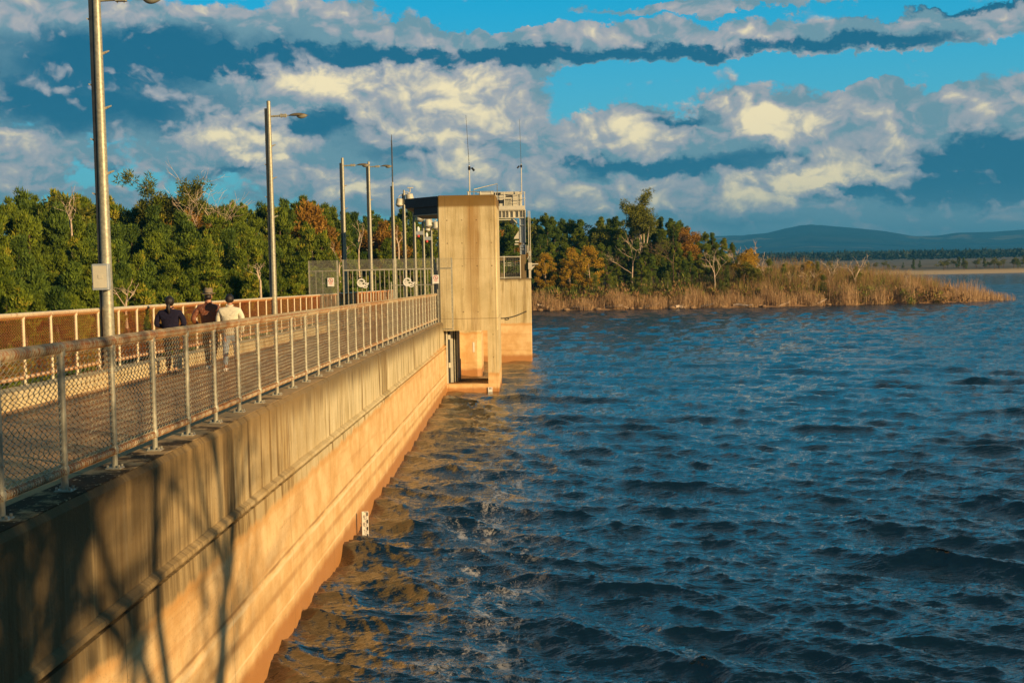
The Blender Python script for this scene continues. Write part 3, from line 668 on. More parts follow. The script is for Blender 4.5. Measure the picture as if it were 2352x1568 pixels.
MB().box(-.05, -.05, 0, .05, .05, 2.65).build('shaft', MT['galv'], sgp); MB().box(-.06, -.13, 1.6, .06, -.052, 2.35, .01).build('gate_motor', MT['dark'], sgp)
def sign(x, z, label):
    g = empty('warning_sign', (x, GY-.16, z), label, 'sign', 'no walking signs at the gates')
    MB().box(-.13, -.006, -.17, .13, .006, .17).build('plate', MT['white'], g)
    b = MB(); ribbon(b, [(.082*math.cos(a), .082*math.sin(a)+.06) for a in [2*math.pi*i/28 for i in range(29)]], .018, -.0105, -.0075); ribbon(b, [(-.058, .118), (.058, .002)], .015, -.0105, -.0076)
    b.build('prohibition_ring', MT['red'], g)
    b = MB(); ribbon(b, [(0, .075), (.004, .045), (-.02, .015)], .016, -.0098, -.0072); ribbon(b, [(.004, .045), (.028, .018)], .012, -.0096, -.0070); ribbon(b, [(-.02, .06), (.002, .072), (.024, .05)], .009, -.0094, -.0068)
    b.lathe([(.011, -.0098), (.011, -.0068)], 10, (0, 0, 0), 'y'); 
    k = len(b.v)-20
    b.v[k:] = [(q[0]+.004, q[1], q[2]+.095) for q in b.v[k:]]
    b.build('walking_figure', MT['black'], g)
    b = MB()
    for i, (w_, zz) in enumerate(((.08, -.05), (.085, -.066), (.05, -.085), (.025, -.11))): b.box(-w_, -.009, zz-.003, w_, -.0063, zz+.003)
    b.build('small_print', MT['red'], g)
sign(-7.88, 4.52, 'white no walking sign on the mesh screen left of the gates')
sign(-3.70, 4.56, 'white no walking sign right of the gates, beside the tower')
# chain-link barrier behind the gates
g = empty('barrier_fence', (-8.2, 74., zt(74)-.25), 'low chain-link barrier crossing the walkway behind the gates', 'fence')
MB().tube([(0, 0, 1.75), (2.9, 0, 1.75)], .03, 8).build('top_rail', MT['galv'], g, True)
for xx in (0, 1.45, 2.9): MB().tube([(xx, 0, 0), (xx, 0, 1.95)], .035, 8).build('post', MT['galv'], g, True)
b = chain_panel(2.85, .1, 1.7, .07, .005, False); b.v = [(v[1], v[0]+.04, v[2]) for v in b.v]; b.build('mesh_panel', MT['dark'], g)
q = empty('control_cabinet', (-4.9, 80., zt(80)-.26), 'dark grey cabinet on the walkway behind the right gate leaf', 'cabinet')
MB().box(-.9, -.4, 0, .9, .4, 1.75, .03).build('cabinet_body', MT['dark'], q); MB().box(-1, -.5, 1.755, 1, .5, 1.81, .02).build('cabinet_roof', MT['steel'], q)
MB().box(-.8, -.42, .15, -.05, -.405, 1.65).build('door', MT['steel'], q); MB().box(.05, -.42, .15, .8, -.405, 1.65).build('door', MT['steel'], q)
# ------------------------------------------------------------------ intake tower
TX0, TX1, TY0, TY1 = -3.62, -1.26, 50.0, 54.6
tw = empty('intake_tower', (-2.4, 52, 0), 'tall square concrete intake tower standing in the lake beside the dam', 'tower')
def tb(*a, c=0, name='tower_shaft', m='tower'):
    b = MB().box(*a, c); b.v = [(v[0]+2.4, v[1]-52, v[2]) for v in b.v]; return b.build(name, MT[m], tw)
tb(TX0, TY0, 2.47, TX1, TY1, 7.9, c=.055)
tb(-1.70, TY0, -3, TX1, TY1, 2.467, c=0, name='side_leg')
tb(-3.40, TY0, -3, -1.703, TY0+.45, .31, name='sill'); tb(-3.40, 51.5, -3, -1.703, 51.75, .27, name='cross_beam'); tb(-3.40, 52.7, -3, -1.703, 52.95, .27, name='cross_beam')
tb(-3.40, 54.1, -3, -3.05, 54.6, 1.0, name='rear_block'); 
for x0, x1, y0, m_, nm in ((-3.40, -3.34, 50.3, 'cream', 'gate_guide'), (-3.33, -3.28, 50.5, 'dark', 'gate_guide'), (-3.27, -3.16, 50.8, 'cream', 'gate_guide'), (-3.11, -3.08, 50.9, 'galv', 'gate_guide'), (-3.04, -2.99, 51.2, 'galv', 'gate_guide')):
    tb(x0, y0, .31, x1, y0+.2, 2.465, name=nm, m=m_)
tb(-3.40, 51.6, .31, -3.03, 53.3, 2.465, name='recess_shade_block', m='dark'); tb(-3.09, 53.4, .31, -3.03, 53.6, 2.465, name='gate_guide', m='galv')  # solid dark block stands in for the shade inside the recess
for zz in (.95, 2.1): tb(-3.32, 50.42, zz, -3.22, 50.47, zz+.2, name='guide_bracket', m='cream')
b = MB()
for x in (-2.4, -1.9, -1.45): b.tube([(x+2.4, -1.4, 7.9), (x+2.4, -1.4, 8.06)], .03, 6)
b.tube([(-.05, -1.4, 8.06), (1.05, -1.4, 8.06)], .018, 6); b.build('roof_rail', MT['galv'], tw)
MB().tube([(.1, 1.8, 7.9), (.1, 1.8, 8.35), (1.1, 2.2, 8.6), (1.1, 2.2, 7.9)], .02, 6).build('ladder_hoop', MT['galv'], tw)
b = MB().prism([(TX0-.003, 50.32), (-5.10, 52.0), (-5.10, 56), (TX0-.003, 56)], 7.50, 7.895); b.v = [(v[0]+2.4, v[1]-52, v[2]) for v in b.v]; b.build('roof_slab', MT['dark'], tw)
b = MB().prism([(TX0-.003, 50.45), (-4.72, 51.75), (-4.72, 55.8), (TX0-.003, 55.8)], 7.20, 7.497); b.v = [(v[0]+2.4, v[1]-52, v[2]) for v in b.v]; b.build('crane_beam', MT['dark'], tw)
b = MB().prism([(TX0-.003, 50.40), (-4.77, 51.72), (-4.77, 51.8), (TX0-.003, 50.50)], 7.165, 7.197); b.v = [(v[0]+2.4, v[1]-52, v[2]) for v in b.v]; b.build('beam_flange', MT['galv'], tw)
def antenna(loc, h1, h2, label, side=1, lean=-.045):
    g = empty('whip_antenna', loc, label, 'antenna', 'whip antennas')
    MB().tube([(0, 0, 0), (0, 0, h1)], .024, 8).build('mast_tube', MT['cream'], g, True)
    MB().tube([(0, 0, h1), (lean*.5*(h2-h1), 0, (h1+h2)/2), (lean*(h2-h1), 0, h2)], [.014, .011, .008], 6).build('whip', MT['dark'], g, True)
    q = MB().box(-.05, -.04, -.03, .05, .04, .12, .01); q.tube([(0, 0, .06), (side*.12, -.03, .02)], .02, 6); q.tube([(side*.11, -.04, .06), (side*.2, -.07, -.06)], [.035, .05], 8)
    q = q.build('floodlight', MT['black'], g); q.location = (0, 0, h1-.16); return g
antenna((-2.36, 51.2, 7.9), 1.27, 3.3, 'whip antenna with small floodlight on the roof of the concrete tower', 1)
# gauge boards
def text_digit(b, ch, x, z, w, h, y0, y1, t_=.012):
    S_ = {'0': 'abcdef', '1': 'bc', '2': 'abged', '3': 'abgcd', '4': 'fgbc', '5': 'afgcd', '6': 'afgedc', '7': 'abc', '8': 'abcdefg', '9': 'gfabcd'}[ch]
    P = {'a': ((0, h), (w, h)), 'b': ((w, h), (w, h/2)), 'c': ((w, h/2), (w, 0)), 'd': ((0, 0), (w, 0)), 'e': ((0, 0), (0, h/2)), 'f': ((0, h/2), (0, h)), 'g': ((0, h/2), (w, h/2))}
    for i, s in enumerate(S_): (ax, az), (bx, bz) = P[s]; b.box(x+min(ax, bx)-t_/2, y0-.0002*i, z+min(az, bz)-t_/2, x+max(ax, bx)+t_/2, y1, z+max(az, bz)+t_/2)
g = empty('depth_gauge', (-3.20, 23.4, .13), 'white gauge board with ticks and numbers 9 8 7 on the dam wall', 'gauge board')
MB().box(-.10, -.008, -.30, .12, .008, .30).build('board', MT['white'], g)
b = MB()
for k, zz in enumerate((.285, .13, -.02, -.17)):
    b.box(.060, -.013, zz-.075, .105, -.0085, zz); b.box(-.015, -.0135, zz-.001, .0595, -.0087, zz+.007)
    for j in range(4):
        if zz-.03*(j+1) > -.29: b.box(.03 if j % 2 else .02, -.0128, zz-.030*(j+1)-.005, .0595 if j < 2 else .085, -.0086, zz-.030*(j+1)+.004)
b.build('tick_marks', MT['black'], g)
b = MB()
for ch, zz in (('9', .15), ('8', 0.), ('7', -.15)): text_digit(b, ch, -.045, zz, .035, .065, -.0125, -.0088, .009)
b.build('numerals', MT['black'], g)
b = MB().box(-.115, -.006, -.28, -.1005, .03, .28); b.tube([(-.112, 0, .02), (-.15, .0, .06)], .009, 6); b.build('bracket', MT['black'], g); g.scale = (.56, .72, .92)
g = empty('depth_gauge', (-1.63, 49.96, .03), 'white depth gauge board marked 165 at the foot of the concrete tower', 'gauge board')
MB().box(-.09, -.012, -.16, .09, .012, .14).build('board', MT['white'], g)
b = MB()
for i, ch in enumerate('165'): text_digit(b, ch, -.06+.042*i, .07, .024, .048, -.018, -.0125, .008)
b.build('numerals', MT['black'], g)
# ------------------------------------------------------------------ piers and gantry beyond the tower
p = empty('pier', (-2.8, 57.4, 0), 'narrow rounded concrete pier seen through the opening of the tower', 'pier')
MB().prism([(-.45, 0), (.35, 0), (.50, .08), (.55, .22), (.55, 2.6), (-.45, 2.6)], -3, 2.4).build('pier_body', MT['pier'], p)
MB().box(.16, -.012, 1.10, .24, -.003, 1.55).build('gauge_plate', MT['white'], p)
p = empty('pier', (-1.6, 69, 0), 'broad concrete pier behind the tower with a hanging chain and flat top', 'pier')
MB().box(-1.85, -3, -3, 1.72, 3, 4.37, .03).build('pier_body', MT['pier'], p)
b = MB(); n = 16; P0 = np.array([-.04, -3.03, 2.28]); P1 = np.array([1.42, -3.03, 2.62])
for i in range(n+1):
    s = i/n; q = P0*(1-s)+P1*s; q[2] -= .10*math.sin(math.pi*s); b.tube([(q[0]+.045*math.cos(a), q[1], q[2]+.022*math.sin(a)) for a in [2*math.pi*j/8 for j in range(8)]], .009, 4, closed=True)
b.tube([(.42+.09*math.cos(a), -3.035, 2.25+.06*math.sin(a)) for a in [2*math.pi*j/12 for j in range(12)]], .015, 5, closed=True)
b.build('safety_chain', MT['dark'], p)
# railing on the pier
g = empty('pier_railing', (-1.62, 66.1, 4.38), 'chain-link railing with white rails on top of the broad pier', 'railing')
MB().tube([(-.3, 0, 1.16), (1.22, 0, 1.14)], .03, 8).build('top_rail', MT['cream'], g, True); MB().tube([(-.3, 0, .05), (1.22, 0, .05)], .025, 8).build('bottom_rail', MT['cream'], g, True)
for xx in (.32, 1.18): MB().tube([(xx, 0, 0), (xx, 0, 1.2)], .025, 8).build('post', MT['cream'], g, True)
b = chain_panel(1.5, .08, 1.12, .06, .004, False); b.v = [(v[1]-.3, v[0]+.03, v[2]) for v in b.v]; b.build('mesh_panel', MT['galv'], g)
b = MB().box(-.3, .9, 0, 1.2, 1.2, .30); b.box(-.3, .9, .95, 1.22, 1.25, 1.12); b.build('rear_parapet', MT['pier'], g)
b = MB()
for zz in (.7, .82): b.tube([(.35, .6, zz), (1.15, .6, zz)], .022, 6)
b.build('pipes', MT['cream'], g)
MB().box(-.30, .3, 0, -.08, .5, .85).build('green_box', simple('pale_green_paint', (.25, .36, .24), .6), g)
g = empty('gantry', (-.27, 66.5, 4.38), 'grey steel gantry crane with machinery housing on the broad pier behind the tower', 'gantry')
MB().box(-.19, -.2, 0, .14, .3, 1.26, .01).build('plinth', MT['pier'], g)
def ibeam(b, x0, x1, z0, z1, y):   # upright I section facing the camera
    b.box(x0, y-.13, z0, x0+.03, y+.13, z1); b.box(x1-.03, y-.13, z0, x1, y+.13, z1); b.box(x0+.031, y-.01, z0, x1-.031, y+.01, z1)
b = MB(); ibeam(b, -.18, .15, 1.90, 3.19, 0); b.box(-.15, -.13, 2.80, .12, -.012, 2.83); b.build('column', MT['steel'], g)
b = MB(); ibeam(b, -.17, .14, 1.27, 1.78, 0); b.box(-.14, -.12, 1.52, .11, .12, 1.56); b.box(-.14, -.12, 1.64, .11, .12, 1.66); b.box(-.08, -.05, 1.662, .08, .05, 1.9); b.build('wheel_carriage', MT['steel'], g)
b = MB()
for z0, z1 in ((3.20, 3.24), (3.60, 3.64)): b.box(-2.6, -.14, z0, .17, .14, z1)
b.box(-2.6, -.01, 3.2405, .17, .01, 3.5995)
for xx in (-1.32, -1.12, -.92, -.74, -.5, -.22, .0, .14): b.box(xx-.012, -.13, 3.2405, xx+.012, -.0105, 3.5995)
b.box(-2.6, -.11, 3.10, -.62, .11, 3.15); b.prism([(-.5, 3.198), (-.2, 2.86), (-.2, 2.8), (-.58, 3.198)], -.03, .03, 'y'); b.build('main_beam', MT['cream'], g)
b = MB(); b.tube([(-1.4, .0, 3.06), (-1.0, .02, 3.0), (-.7, 0, 3.05), (-.35, 0, 2.98)], .02, 6); b.box(-.66, -.08, 2.95, -.48, .08, 3.095); b.tube([(-.55, -.05, 2.95), (-.52, -.05, 2.7), (-.45, -.05, 2.66)], .012, 5); b.build('festoon_cables', MT['dark'], g)
MB().box(-2.6, -.17, 3.645, .13, .5, 3.85).build('walkway_plate', MT['cream'], g)
hs = MB().box(-2.3, .12, 3.855, -.02, 1.4, 4.62, .02).build('machinery_housing', MT['cream'], g)
MB().box(-.86, .10, 4.33, -.56, .118, 4.46).build('window', MT['black'], hs); MB().box(-1.5, .10, 4.0, -.95, .118, 4.18).build('window', MT['dark'], hs); MB().box(-1.5, .10, 4.45, -1.15, .118, 4.58).build('window', MT['dark'], hs)
MB().box(-.95, .02, 3.86, -.60, .099, 4.24, .01).build('control_box', MT['galv'], hs)
b = MB()
for xx in (-1.42, -.96, -.24, .12): b.tube([(xx, -.12, 3.60 if xx > -.3 else 3.85), (xx, -.12, 4.58)], .022, 6)
for zz in (4.24, 4.57): b.tube([(-2.4, -.12, zz), (.14, -.12, zz)], .016, 6); b.tube([(.14, -.12, zz), (.14, 1.4, zz)], .016, 6)
b.tube([(-1.5, -.1, 4.33), (.1, -.1, 4.5)], .012, 5); b.tube([(-.6, -.1, 4.0), (.1, -.1, 4.1)], .010, 5); b.build('guard_rail', MT['cream'], g)
b = MB().prism([(-.2, 2.55), (-.48, 2.15), (-.48, 2.1), (-.2, 2.1)], -.1, .35, 'y'); b.box(-.42, -.1, 1.92, -.19, .2, 2.0); b.box(-.45, -.1, 1.78, -.25, .2, 1.85); b.build('winch_hood', MT['cream'], g)
b = MB().box(.16, -.12, 1.35, .27, .1, 1.75); b.tube([(.2, 0, 1.0), (.36, 0, 1.3)], .03, 6); b.box(.30, -.06, 1.18, .42, .1, 1.45); b.build('drive_motor', MT['galv'], g)
g = empty('bracket_shelf', (.1, 66.6, 4.38), 'small steel shelf bracket at the right edge of the broad pier', 'bracket')
b = MB().box(-.1, -.3, .72, .42, .3, .78); b.prism([(-.08, .715), (.3, .715), (.0, .36), (-.08, .36)], -.02, .02, 'y'); b.tube([(.02, 0, 0), (-.05, 0, .36)], .03, 6); b.build('shelf', MT['cream'], g)
b = MB()
for xx in (0, .09): b.tube([(xx, 0, 0), (xx-.01, 0, 2.75)], .020, 6)
b.box(-.05, -.06, -.35, .16, .06, 0); b.build('twin_pipes', MT['cream'], None); 
tp = bpy.data.objects['twin_pipes']; tp.location = (.03, 66.2, 5.2); tag(tp, 'pair of thin upright pipes at the right of the gantry column', 'pipes')
MB().box(-.02, .0, -.82, .1, .1, -.352).build('pipe_bracket', MT['cream'], tp)
antenna((-.30, 66.3, 8.97), 1.45, 3.8, 'whip antenna rising from the gantry housing, right of the tower', -1, -.02)
# ------------------------------------------------------------------ people
def skin(name, chains, mt, parent, loc=(0, 0, 0), sub=2, extra=None):
    """chains: list of [(x,y,z,rx,ry),...]; equal points are welded; grown as one surface with a Skin modifier"""
    vs, rad, es, idx = [], [], [], {}
    for ch in chains:
        prev = None
        for (x, y, z, rx, ry) in ch:
            k = (round(x, 3), round(y, 3), round(z, 3))
            if k not in idx: idx[k] = len(vs); vs.append((x, y, z)); rad.append((rx, ry))
            if prev is not None and prev != idx[k]: es.append((prev, idx[k]))
            prev = idx[k]
    me = bpy.data.meshes.new(name); me.from_pydata(vs, es, []); o = bpy.data.objects.new(name, me); COL.objects.link(o)
    md = o.modifiers.new('s', 'SKIN'); sd = me.skin_vertices[0].data
    for i, r in enumerate(rad): sd[i].radius = r; sd[i].use_root = (i == 0)
    md.use_smooth_shade = True
    sb = o.modifiers.new('u', 'SUBSURF'); sb.levels = sub; sb.render_levels = sub
    bpy.context.view_layer.update(); dg = bpy.context.evaluated_depsgraph_get(); ev = o.evaluated_get(dg)
    m2 = bpy.data.meshes.new_from_object(ev); m2.name = name
    for a in list(m2.materials): pass
    m2.materials.clear(); m2.materials.append(mt); bpy.data.objects.remove(o); bpy.data.meshes.remove(me)
    if extra is not None:
        import bmesh
        bm = bmesh.new(); bm.from_mesh(m2); t_ = extra.mesh('tmp'); bm.from_mesh(t_); bm.to_mesh(m2); bm.free(); bpy.data.meshes.remove(t_)
    m2.polygons.foreach_set('use_smooth', [True]*len(m2.polygons))
    r = link(name, m2, parent); r.location = loc; return r
MT['skin'] = simple('skin', (.52, .26, .15), .5, 0, .05, 10); MT['hair'] = simple('dark_hair', (.018, .012, .010), .45, 0, .3, 40, bump=.5)
def blob(name, mt, parent, c, r, n=14, power=1., squash=None):
    """rounded form for heads, hair and hat crowns"""
    b = MB(); m_ = 10; vs = []
    for i in range(m_+1):
        ph = math.pi*i/m_
        for j in range(n):
            th = 2*math.pi*j/n; x, y, z = math.sin(ph)*math.cos(th), math.sin(ph)*math.sin(th), math.cos(ph)
            if squash: x, y, z = squash(x, y, z)
            vs.append((c[0]+x*r[0], c[1]+y*r[1], c[2]+z*r[2]))
    fs = [(i*n+j, i*n+(j+1) % n, (i+1)*n+(j+1) % n, (i+1)*n+j) for i in range(m_) for j in range(n)]
    b.add(vs, fs)
    if name is None: return b
    return b.build(name, mt, parent, True)
def person(x, y, h, label, jacket, trousers, hat=False, hair='short', step=1, wide=1., arms='pocket', jm=None, tm=None, shoes=None, hm=None, skirt=.50, head_turn=0):
    z0 = zt(y)-.262; g = empty('person', (x, y, z0), label, 'person', None, 0, 1); s = h/1.75
    def P(*q): return tuple(c*s for c in q)
    w = wide
    hipL = (-.10*w, 0, .92); hipR = (.10*w, 0, .92)
    st = .17*step
    kL = (-.11, st*.7+.04, .50); aL = (-.11, st+.0, .09); kR = (.11, -st*.2+.05, .49); aR = (.11, -st-.02, .11)
    toeL = (-.12, st+.17, .035); toeR = (.12, -st+.13, .04)
    shL = (-.20*w, 0, 1.42); shR = (.20*w, 0, 1.42)
    if arms == 'pocket': eL, wL = (-.31*w, -.07, 1.14), (-.24*w, .12, .98); eR, wR = (.31*w, -.07, 1.14), (.24*w, .12, .98)
    elif arms == 'front': eL, wL = (-.26*w, -.03, 1.14), (-.15*w, .20, 1.08); eR, wR = (.27*w, -.04, 1.13), (.14*w, .20, 1.06)
    else: eL, wL = (-.24*w, .0, 1.14), (-.23*w, .10, .90); eR, wR = (.24*w, -.01, 1.14), (.23*w, .05, .89)
    def c(p, rx, ry=None): return (*P(*p), rx*s, (ry or rx)*s)
    # one continuous body under the clothes, with head core, hands and fingers
    pel = c((0, 0, .95), .12*w, .09)
    ch = [[pel, c((0, 0, 1.12), .11*w, .09), c((0, 0, 1.30), .13*w, .10), c((0, -.01, 1.44), .10*w, .08), c((0, 0, 1.53), .052, .055), c((0, .015, 1.60), .06, .07), c((0, .02, 1.67), .072, .092), c((0, .012, 1.72), .055, .07)],
          [pel, c((-.09*w, 0, .88), .085), c(kL, .055), c(aL, .038), c(toeL, .035, .028)], [pel, c((.09*w, 0, .88), .085), c(kR, .055), c(aR, .038), c(toeR, .035, .028)],
          [c((0, -.01, 1.44), .10*w, .08), c((-.17*w, 0, 1.42), .055), c(eL, .040), c(wL, .027), c((wL[0]*.9, wL[1]+.07, wL[2]-.03), .034, .018)],
          [c((0, -.01, 1.44), .10*w, .08), c((.17*w, 0, 1.42), .055), c(eR, .040), c(wR, .027), c((wR[0]*.9, wR[1]+.07, wR[2]-.03), .034, .018)]]
    ex = MB()
    for wv, sg in ((wL, -1), (wR, 1)):
        for k in range(4):
            bx = wv[0]*.9+(k-1.5)*.018; L_ = (.06, .072, .067, .052)[k]; q0 = (bx, wv[1]+.09, wv[2]-.03)
            ex.tube([P(*q0), P(q0[0]-sg*.003, q0[1]+L_*.55, q0[2]-.012), P(q0[0]-sg*.006, q0[1]+L_*.8, q0[2]-.040)], [.009*s, .0085*s, .006*s], 6)
        ex.tube([P(wv[0]*.9-sg*.03, wv[1]+.045, wv[2]-.02), P(wv[0]*.9-sg*.055, wv[1]+.075, wv[2]-.02), P(wv[0]*.9-sg*.055, wv[1]+.105, wv[2]-.03)], [.011*s, .010*s, .007*s], 6)
    ex2 = blob(None, None, None, P(0, .02, 1.655), (.074*s, .092*s, .112*s), 14)                         # skull
    ex.add(ex2.v, ex2.f)
    for sg in (-1, 1):
        e_ = blob(None, None, None, P(sg*.078, .005, 1.645), (.012*s, .022*s, .034*s), 8); ex.add(e_.v, e_.f)
        e_ = blob(None, None, None, P(sg*.03, .107, 1.665), (.013*s, .008*s, .008*s), 8); ex.add(e_.v, e_.f)
    ex.tube([P(0, .105, 1.67), P(0, .128, 1.635), P(0, .108, 1.628)], [.008*s, .013*s, .010*s], 6); ex.tube([P(-.022, .104, 1.60), P(0, .111, 1.60), P(.022, .104, 1.60)], .006*s, 6)
    skin('body', ch, MT['skin'], g, extra=ex)
    b0 = c((0, .0, .90), .165*w, .125)
    jk = [[c((0, 0, .80), .175*w, .13), c((0, 0, .90), .172*w, .13), c((0, 0, 1.05), .165*w, .125), c((0, -.01, 1.22), .185*w, .135), c((0, -.015, 1.38), .17*w, .115), c((0, -.005, 1.49), .075, .075), c((0, .0, 1.53), .066, .066)],
          [c((0, -.015, 1.38), .17*w, .115), c((-.175*w, -.005, 1.40), .085, .085), c(((shL[0]+eL[0])/2-.01, (eL[1])/2, 1.28), .074), c(eL, .064), c(((eL[0]+wL[0])/2, (eL[1]+wL[1])/2, (eL[2]+wL[2])/2), .055), c(wL, .046)],
          [c((0, -.015, 1.38), .17*w, .115), c((.175*w, -.005, 1.40), .085, .085), c(((shR[0]+eR[0])/2+.01, (eR[1])/2, 1.28), .074), c(eR, .064), c(((eR[0]+wR[0])/2, (eR[1]+wR[1])/2, (eR[2]+wR[2])/2), .055), c(wR, .046)]]
    jo = skin('jacket', jk, jm, g)
    tr = [[c((0, 0, .98), .14*w, .11), c((0, 0, .88), .15*w, .115), c((-.095*w, .01, .78), .092, .098), c(kL, .072), c((aL[0], aL[1], aL[2]+.03), .058)], [c((0, 0, .88), .15*w, .115), c((.095*w, .01, .78), .092, .098), c(kR, .072), c((aR[0], aR[1], aR[2]+.03), .058)]]
    skin('trousers', tr, tm, g)
    for a_, t_ in ((aL, toeL), (aR, toeR)):
        b = MB().tube([P(a_[0], a_[1]-.07, a_[2]-.06), P(a_[0], a_[1]-.03, a_[2]-.055), P(a_[0], a_[1]+.05, a_[2]-.055), P(t_[0], t_[1]-.03, t_[2]-.002), P(t_[0], t_[1]+.03, t_[2]-.008)], [(.03*s, .035*s), (.042*s, .05*s), (.044*s, .045*s), (.045*s, .034*s), (.025*s, .02*s)], 10)
        b.build('shoe', shoes, g, True)
    if hair == 'short':
        blob('hair', MT['hair'], g, P(0, -.008, 1.672), (.101*s, .114*s, .122*s), 18, squash=lambda x_, y_, z_: (x_, y_*.98-.02, z_ if z_ > -.5 else z_*.8))
    elif hair == 'tied':
        ho = blob('hair', MT['hair'], g, P(0, -.005, 1.675), (.105*s, .118*s, .125*s), 18, squash=lambda x_, y_, z_: (x_, y_-.05, z_))
        MB().tube([P(0, -.085, 1.63), P(0, -.125, 1.57), P(.01, -.13, 1.48), P(.015, -.12, 1.40)], [.03*s, .045*s, .04*s, .015*s], 10).build('ponytail', MT['hair'], ho, True)
    if hat:
        hh = blob('hair', MT['hair'], g, P(0, -.005, 1.645), (.080*s, .094*s, .075*s), 16)
        b = MB().lathe([(.087*s, 0), (.094*s, .01*s), (.090*s, .065*s), (.083*s, .115*s), (.055*s, .128*s), (.02*s, .112*s)], 20)
        b.v = [(v[0]*.95, v[1]*1.12+.01, v[2]-abs(v[0])*0+(.012*s if abs(v[0]) > .03 and v[2] > .1*s else 0)) for v in b.v]
        ct = b.build('hat', hm, g, True); ct.location = P(0, 0, 1.70); ct.scale = (1.14, 1.14, 1.12); ct.rotation_euler = (-.05, 0, 0)
        b = MB().lathe([(.08*s, .004), (.145*s, -.004), (.15*s, .004*s), (.145*s, .010*s), (.09*s, .014*s)], 24); b.v = [(v[0]*.95, v[1]*1.12+.01, v[2]+(abs(v[0])*.16 if abs(v[0]) > .1*s else 0)) for v in b.v]; b.build('brim', hm, ct, True)
        b = MB().lathe([(.0955*s, .012*s), (.0955*s, .038*s), (.0925*s, .038*s)], 20); b.v = [(v[0]*.95, v[1]*1.12+.01, v[2]) for v in b.v]; b.build('hat_band', MT['black'], ct, True)
    MB().tube([P(-.06, -.05, 1.50), P(-.065, -.03, 1.545), P(-.055, .03, 1.555)], .016*s, 6).build('collar', jm, jo, True)
    b = MB().tube([(P(.068*math.cos(a), .068*math.sin(a)+.0, 1.525+.012*math.sin(a))) for a in [2*math.pi*i/16 for i in range(16)]], .018*s, 6, closed=True); b.build('collar', jm, jo, True)
    return g
def cloth(name, c0, c1, rough, scale, spec=.5, bump=.6, wr=5.):
    m, t, b = mat(name); oc = t.new('ShaderNodeTexCoord').outputs['Object']
    n = t.noise(t.v('MULTIPLY', oc, (1, 1, 1.8)), wr, 4, .6, 1.2)
    t.put(b.inputs['Base Color'], t.mix(t.noise(oc, scale, 4, .6), c0, c1)); b.inputs['Roughness'].default_value = rough; b.inputs['Specular IOR Level'].default_value = spec
    bp = t.new('ShaderNodeBump'); bp.inputs['Strength'].default_value = bump; bp.inputs['Distance'].default_value = .05; t.put(bp.inputs['Height'], n); t.l.new(bp.outputs[0], b.inputs['Normal']); return m
m_navy = cloth('navy_wool', (.010, .010, .026), (.022, .018, .040), .9, 12, .2); m_leather = cloth('brown_leather', (.15, .042, .014), (.30, .10, .035), .32, 6, .7, .9, 9.); m_cream = cloth('cream_cotton', (.72, .66, .48), (.80, .75, .58), .8, 8, .3)
m_denim = cloth('pale_denim', (.22, .32, .42), (.34, .44, .52), .9, 20, .2); m_darktr = cloth('dark_trousers', (.02, .025, .03), (.04, .045, .05), .9, 20, .2); m_brtr = cloth('black_trousers', (.015, .014, .014), (.03, .027, .024), .8, 20, .2); m_felt = cloth('grey_felt', (.20, .16, .11), (.27, .22, .15), .95, 30, .1, .3)
person(-7.72, 26.6, 1.64, 'person with tied dark hair in a dark navy jumper, leftmost of the three walkers', None, None, hair='tied', wide=1.22, arms='front', jm=m_navy, tm=m_darktr, shoes=MT['black'], step=.7)
person(-7.22, 27.9, 1.74, 'person in a brown leather jacket and grey felt hat, middle of the three walkers', None, None, hat=True, hair=None, wide=1.12, arms='pocket', jm=m_leather, tm=m_brtr, shoes=MT['white'], hm=m_felt, step=1.2)
person(-6.62, 27.4, 1.66, 'person in a cream jacket and pale jeans, rightmost of the three walkers', None, None, hair='short', wide=1.18, arms='side', jm=m_cream, tm=m_denim, shoes=MT['white'], step=-.8)
# ------------------------------------------------------------------ vegetation
def leafmat(name, dark, light, third=None, tr=.16):
    m, t, b = mat(name); a = t.new('ShaderNodeAttribute', attribute_name='tint').outputs['Fac']; oi = t.new('ShaderNodeObjectInfo').outputs['Random']
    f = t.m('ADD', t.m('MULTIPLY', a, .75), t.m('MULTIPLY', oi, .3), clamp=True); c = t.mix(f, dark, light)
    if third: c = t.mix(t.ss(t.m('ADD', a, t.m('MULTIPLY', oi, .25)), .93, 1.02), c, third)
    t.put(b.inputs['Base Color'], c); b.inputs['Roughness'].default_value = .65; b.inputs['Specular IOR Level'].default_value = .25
    tl = t.new('ShaderNodeBsdfTranslucent'); t.put(tl.inputs[0], c); mx = t.new('ShaderNodeMixShader'); mx.inputs[0].default_value = tr
    t.l.new(b.outputs[0], mx.inputs[1]); t.l.new(tl.outputs[0], mx.inputs[2]); o = [n for n in t.n if n.type == 'OUTPUT_MATERIAL'][0]; t.l.new(mx.outputs[0], o.inputs[0]); return m
MT['pine'] = leafmat('pine_foliage', (.035, .075, .004), (.28, .34, .022), (.40, .34, .03)); MT['pine2'] = leafmat('dark_pine_foliage', (.012, .048, .008), (.20, .28, .028))
MT['olive'] = leafmat('olive_foliage', (.06, .08, .010), (.28, .28, .03)); MT['gold'] = leafmat('golden_foliage', (.30, .19, .015), (.62, .38, .03))
MT['rustleaf'] = leafmat('rust_foliage', (.16, .085, .012), (.48, .25, .03), None); MT['scrub'] = leafmat('scrub_twigs', (.10, .05, .018), (.50, .30, .12), (.26, .26, .04), .05)
MT['reed'] = leafmat('dead_reed_stems', (.20, .10, .035), (.74, .50, .26), None, .05); MT['feather'] = leafmat('young_green_foliage', (.06, .10, .012), (.24, .26, .035))
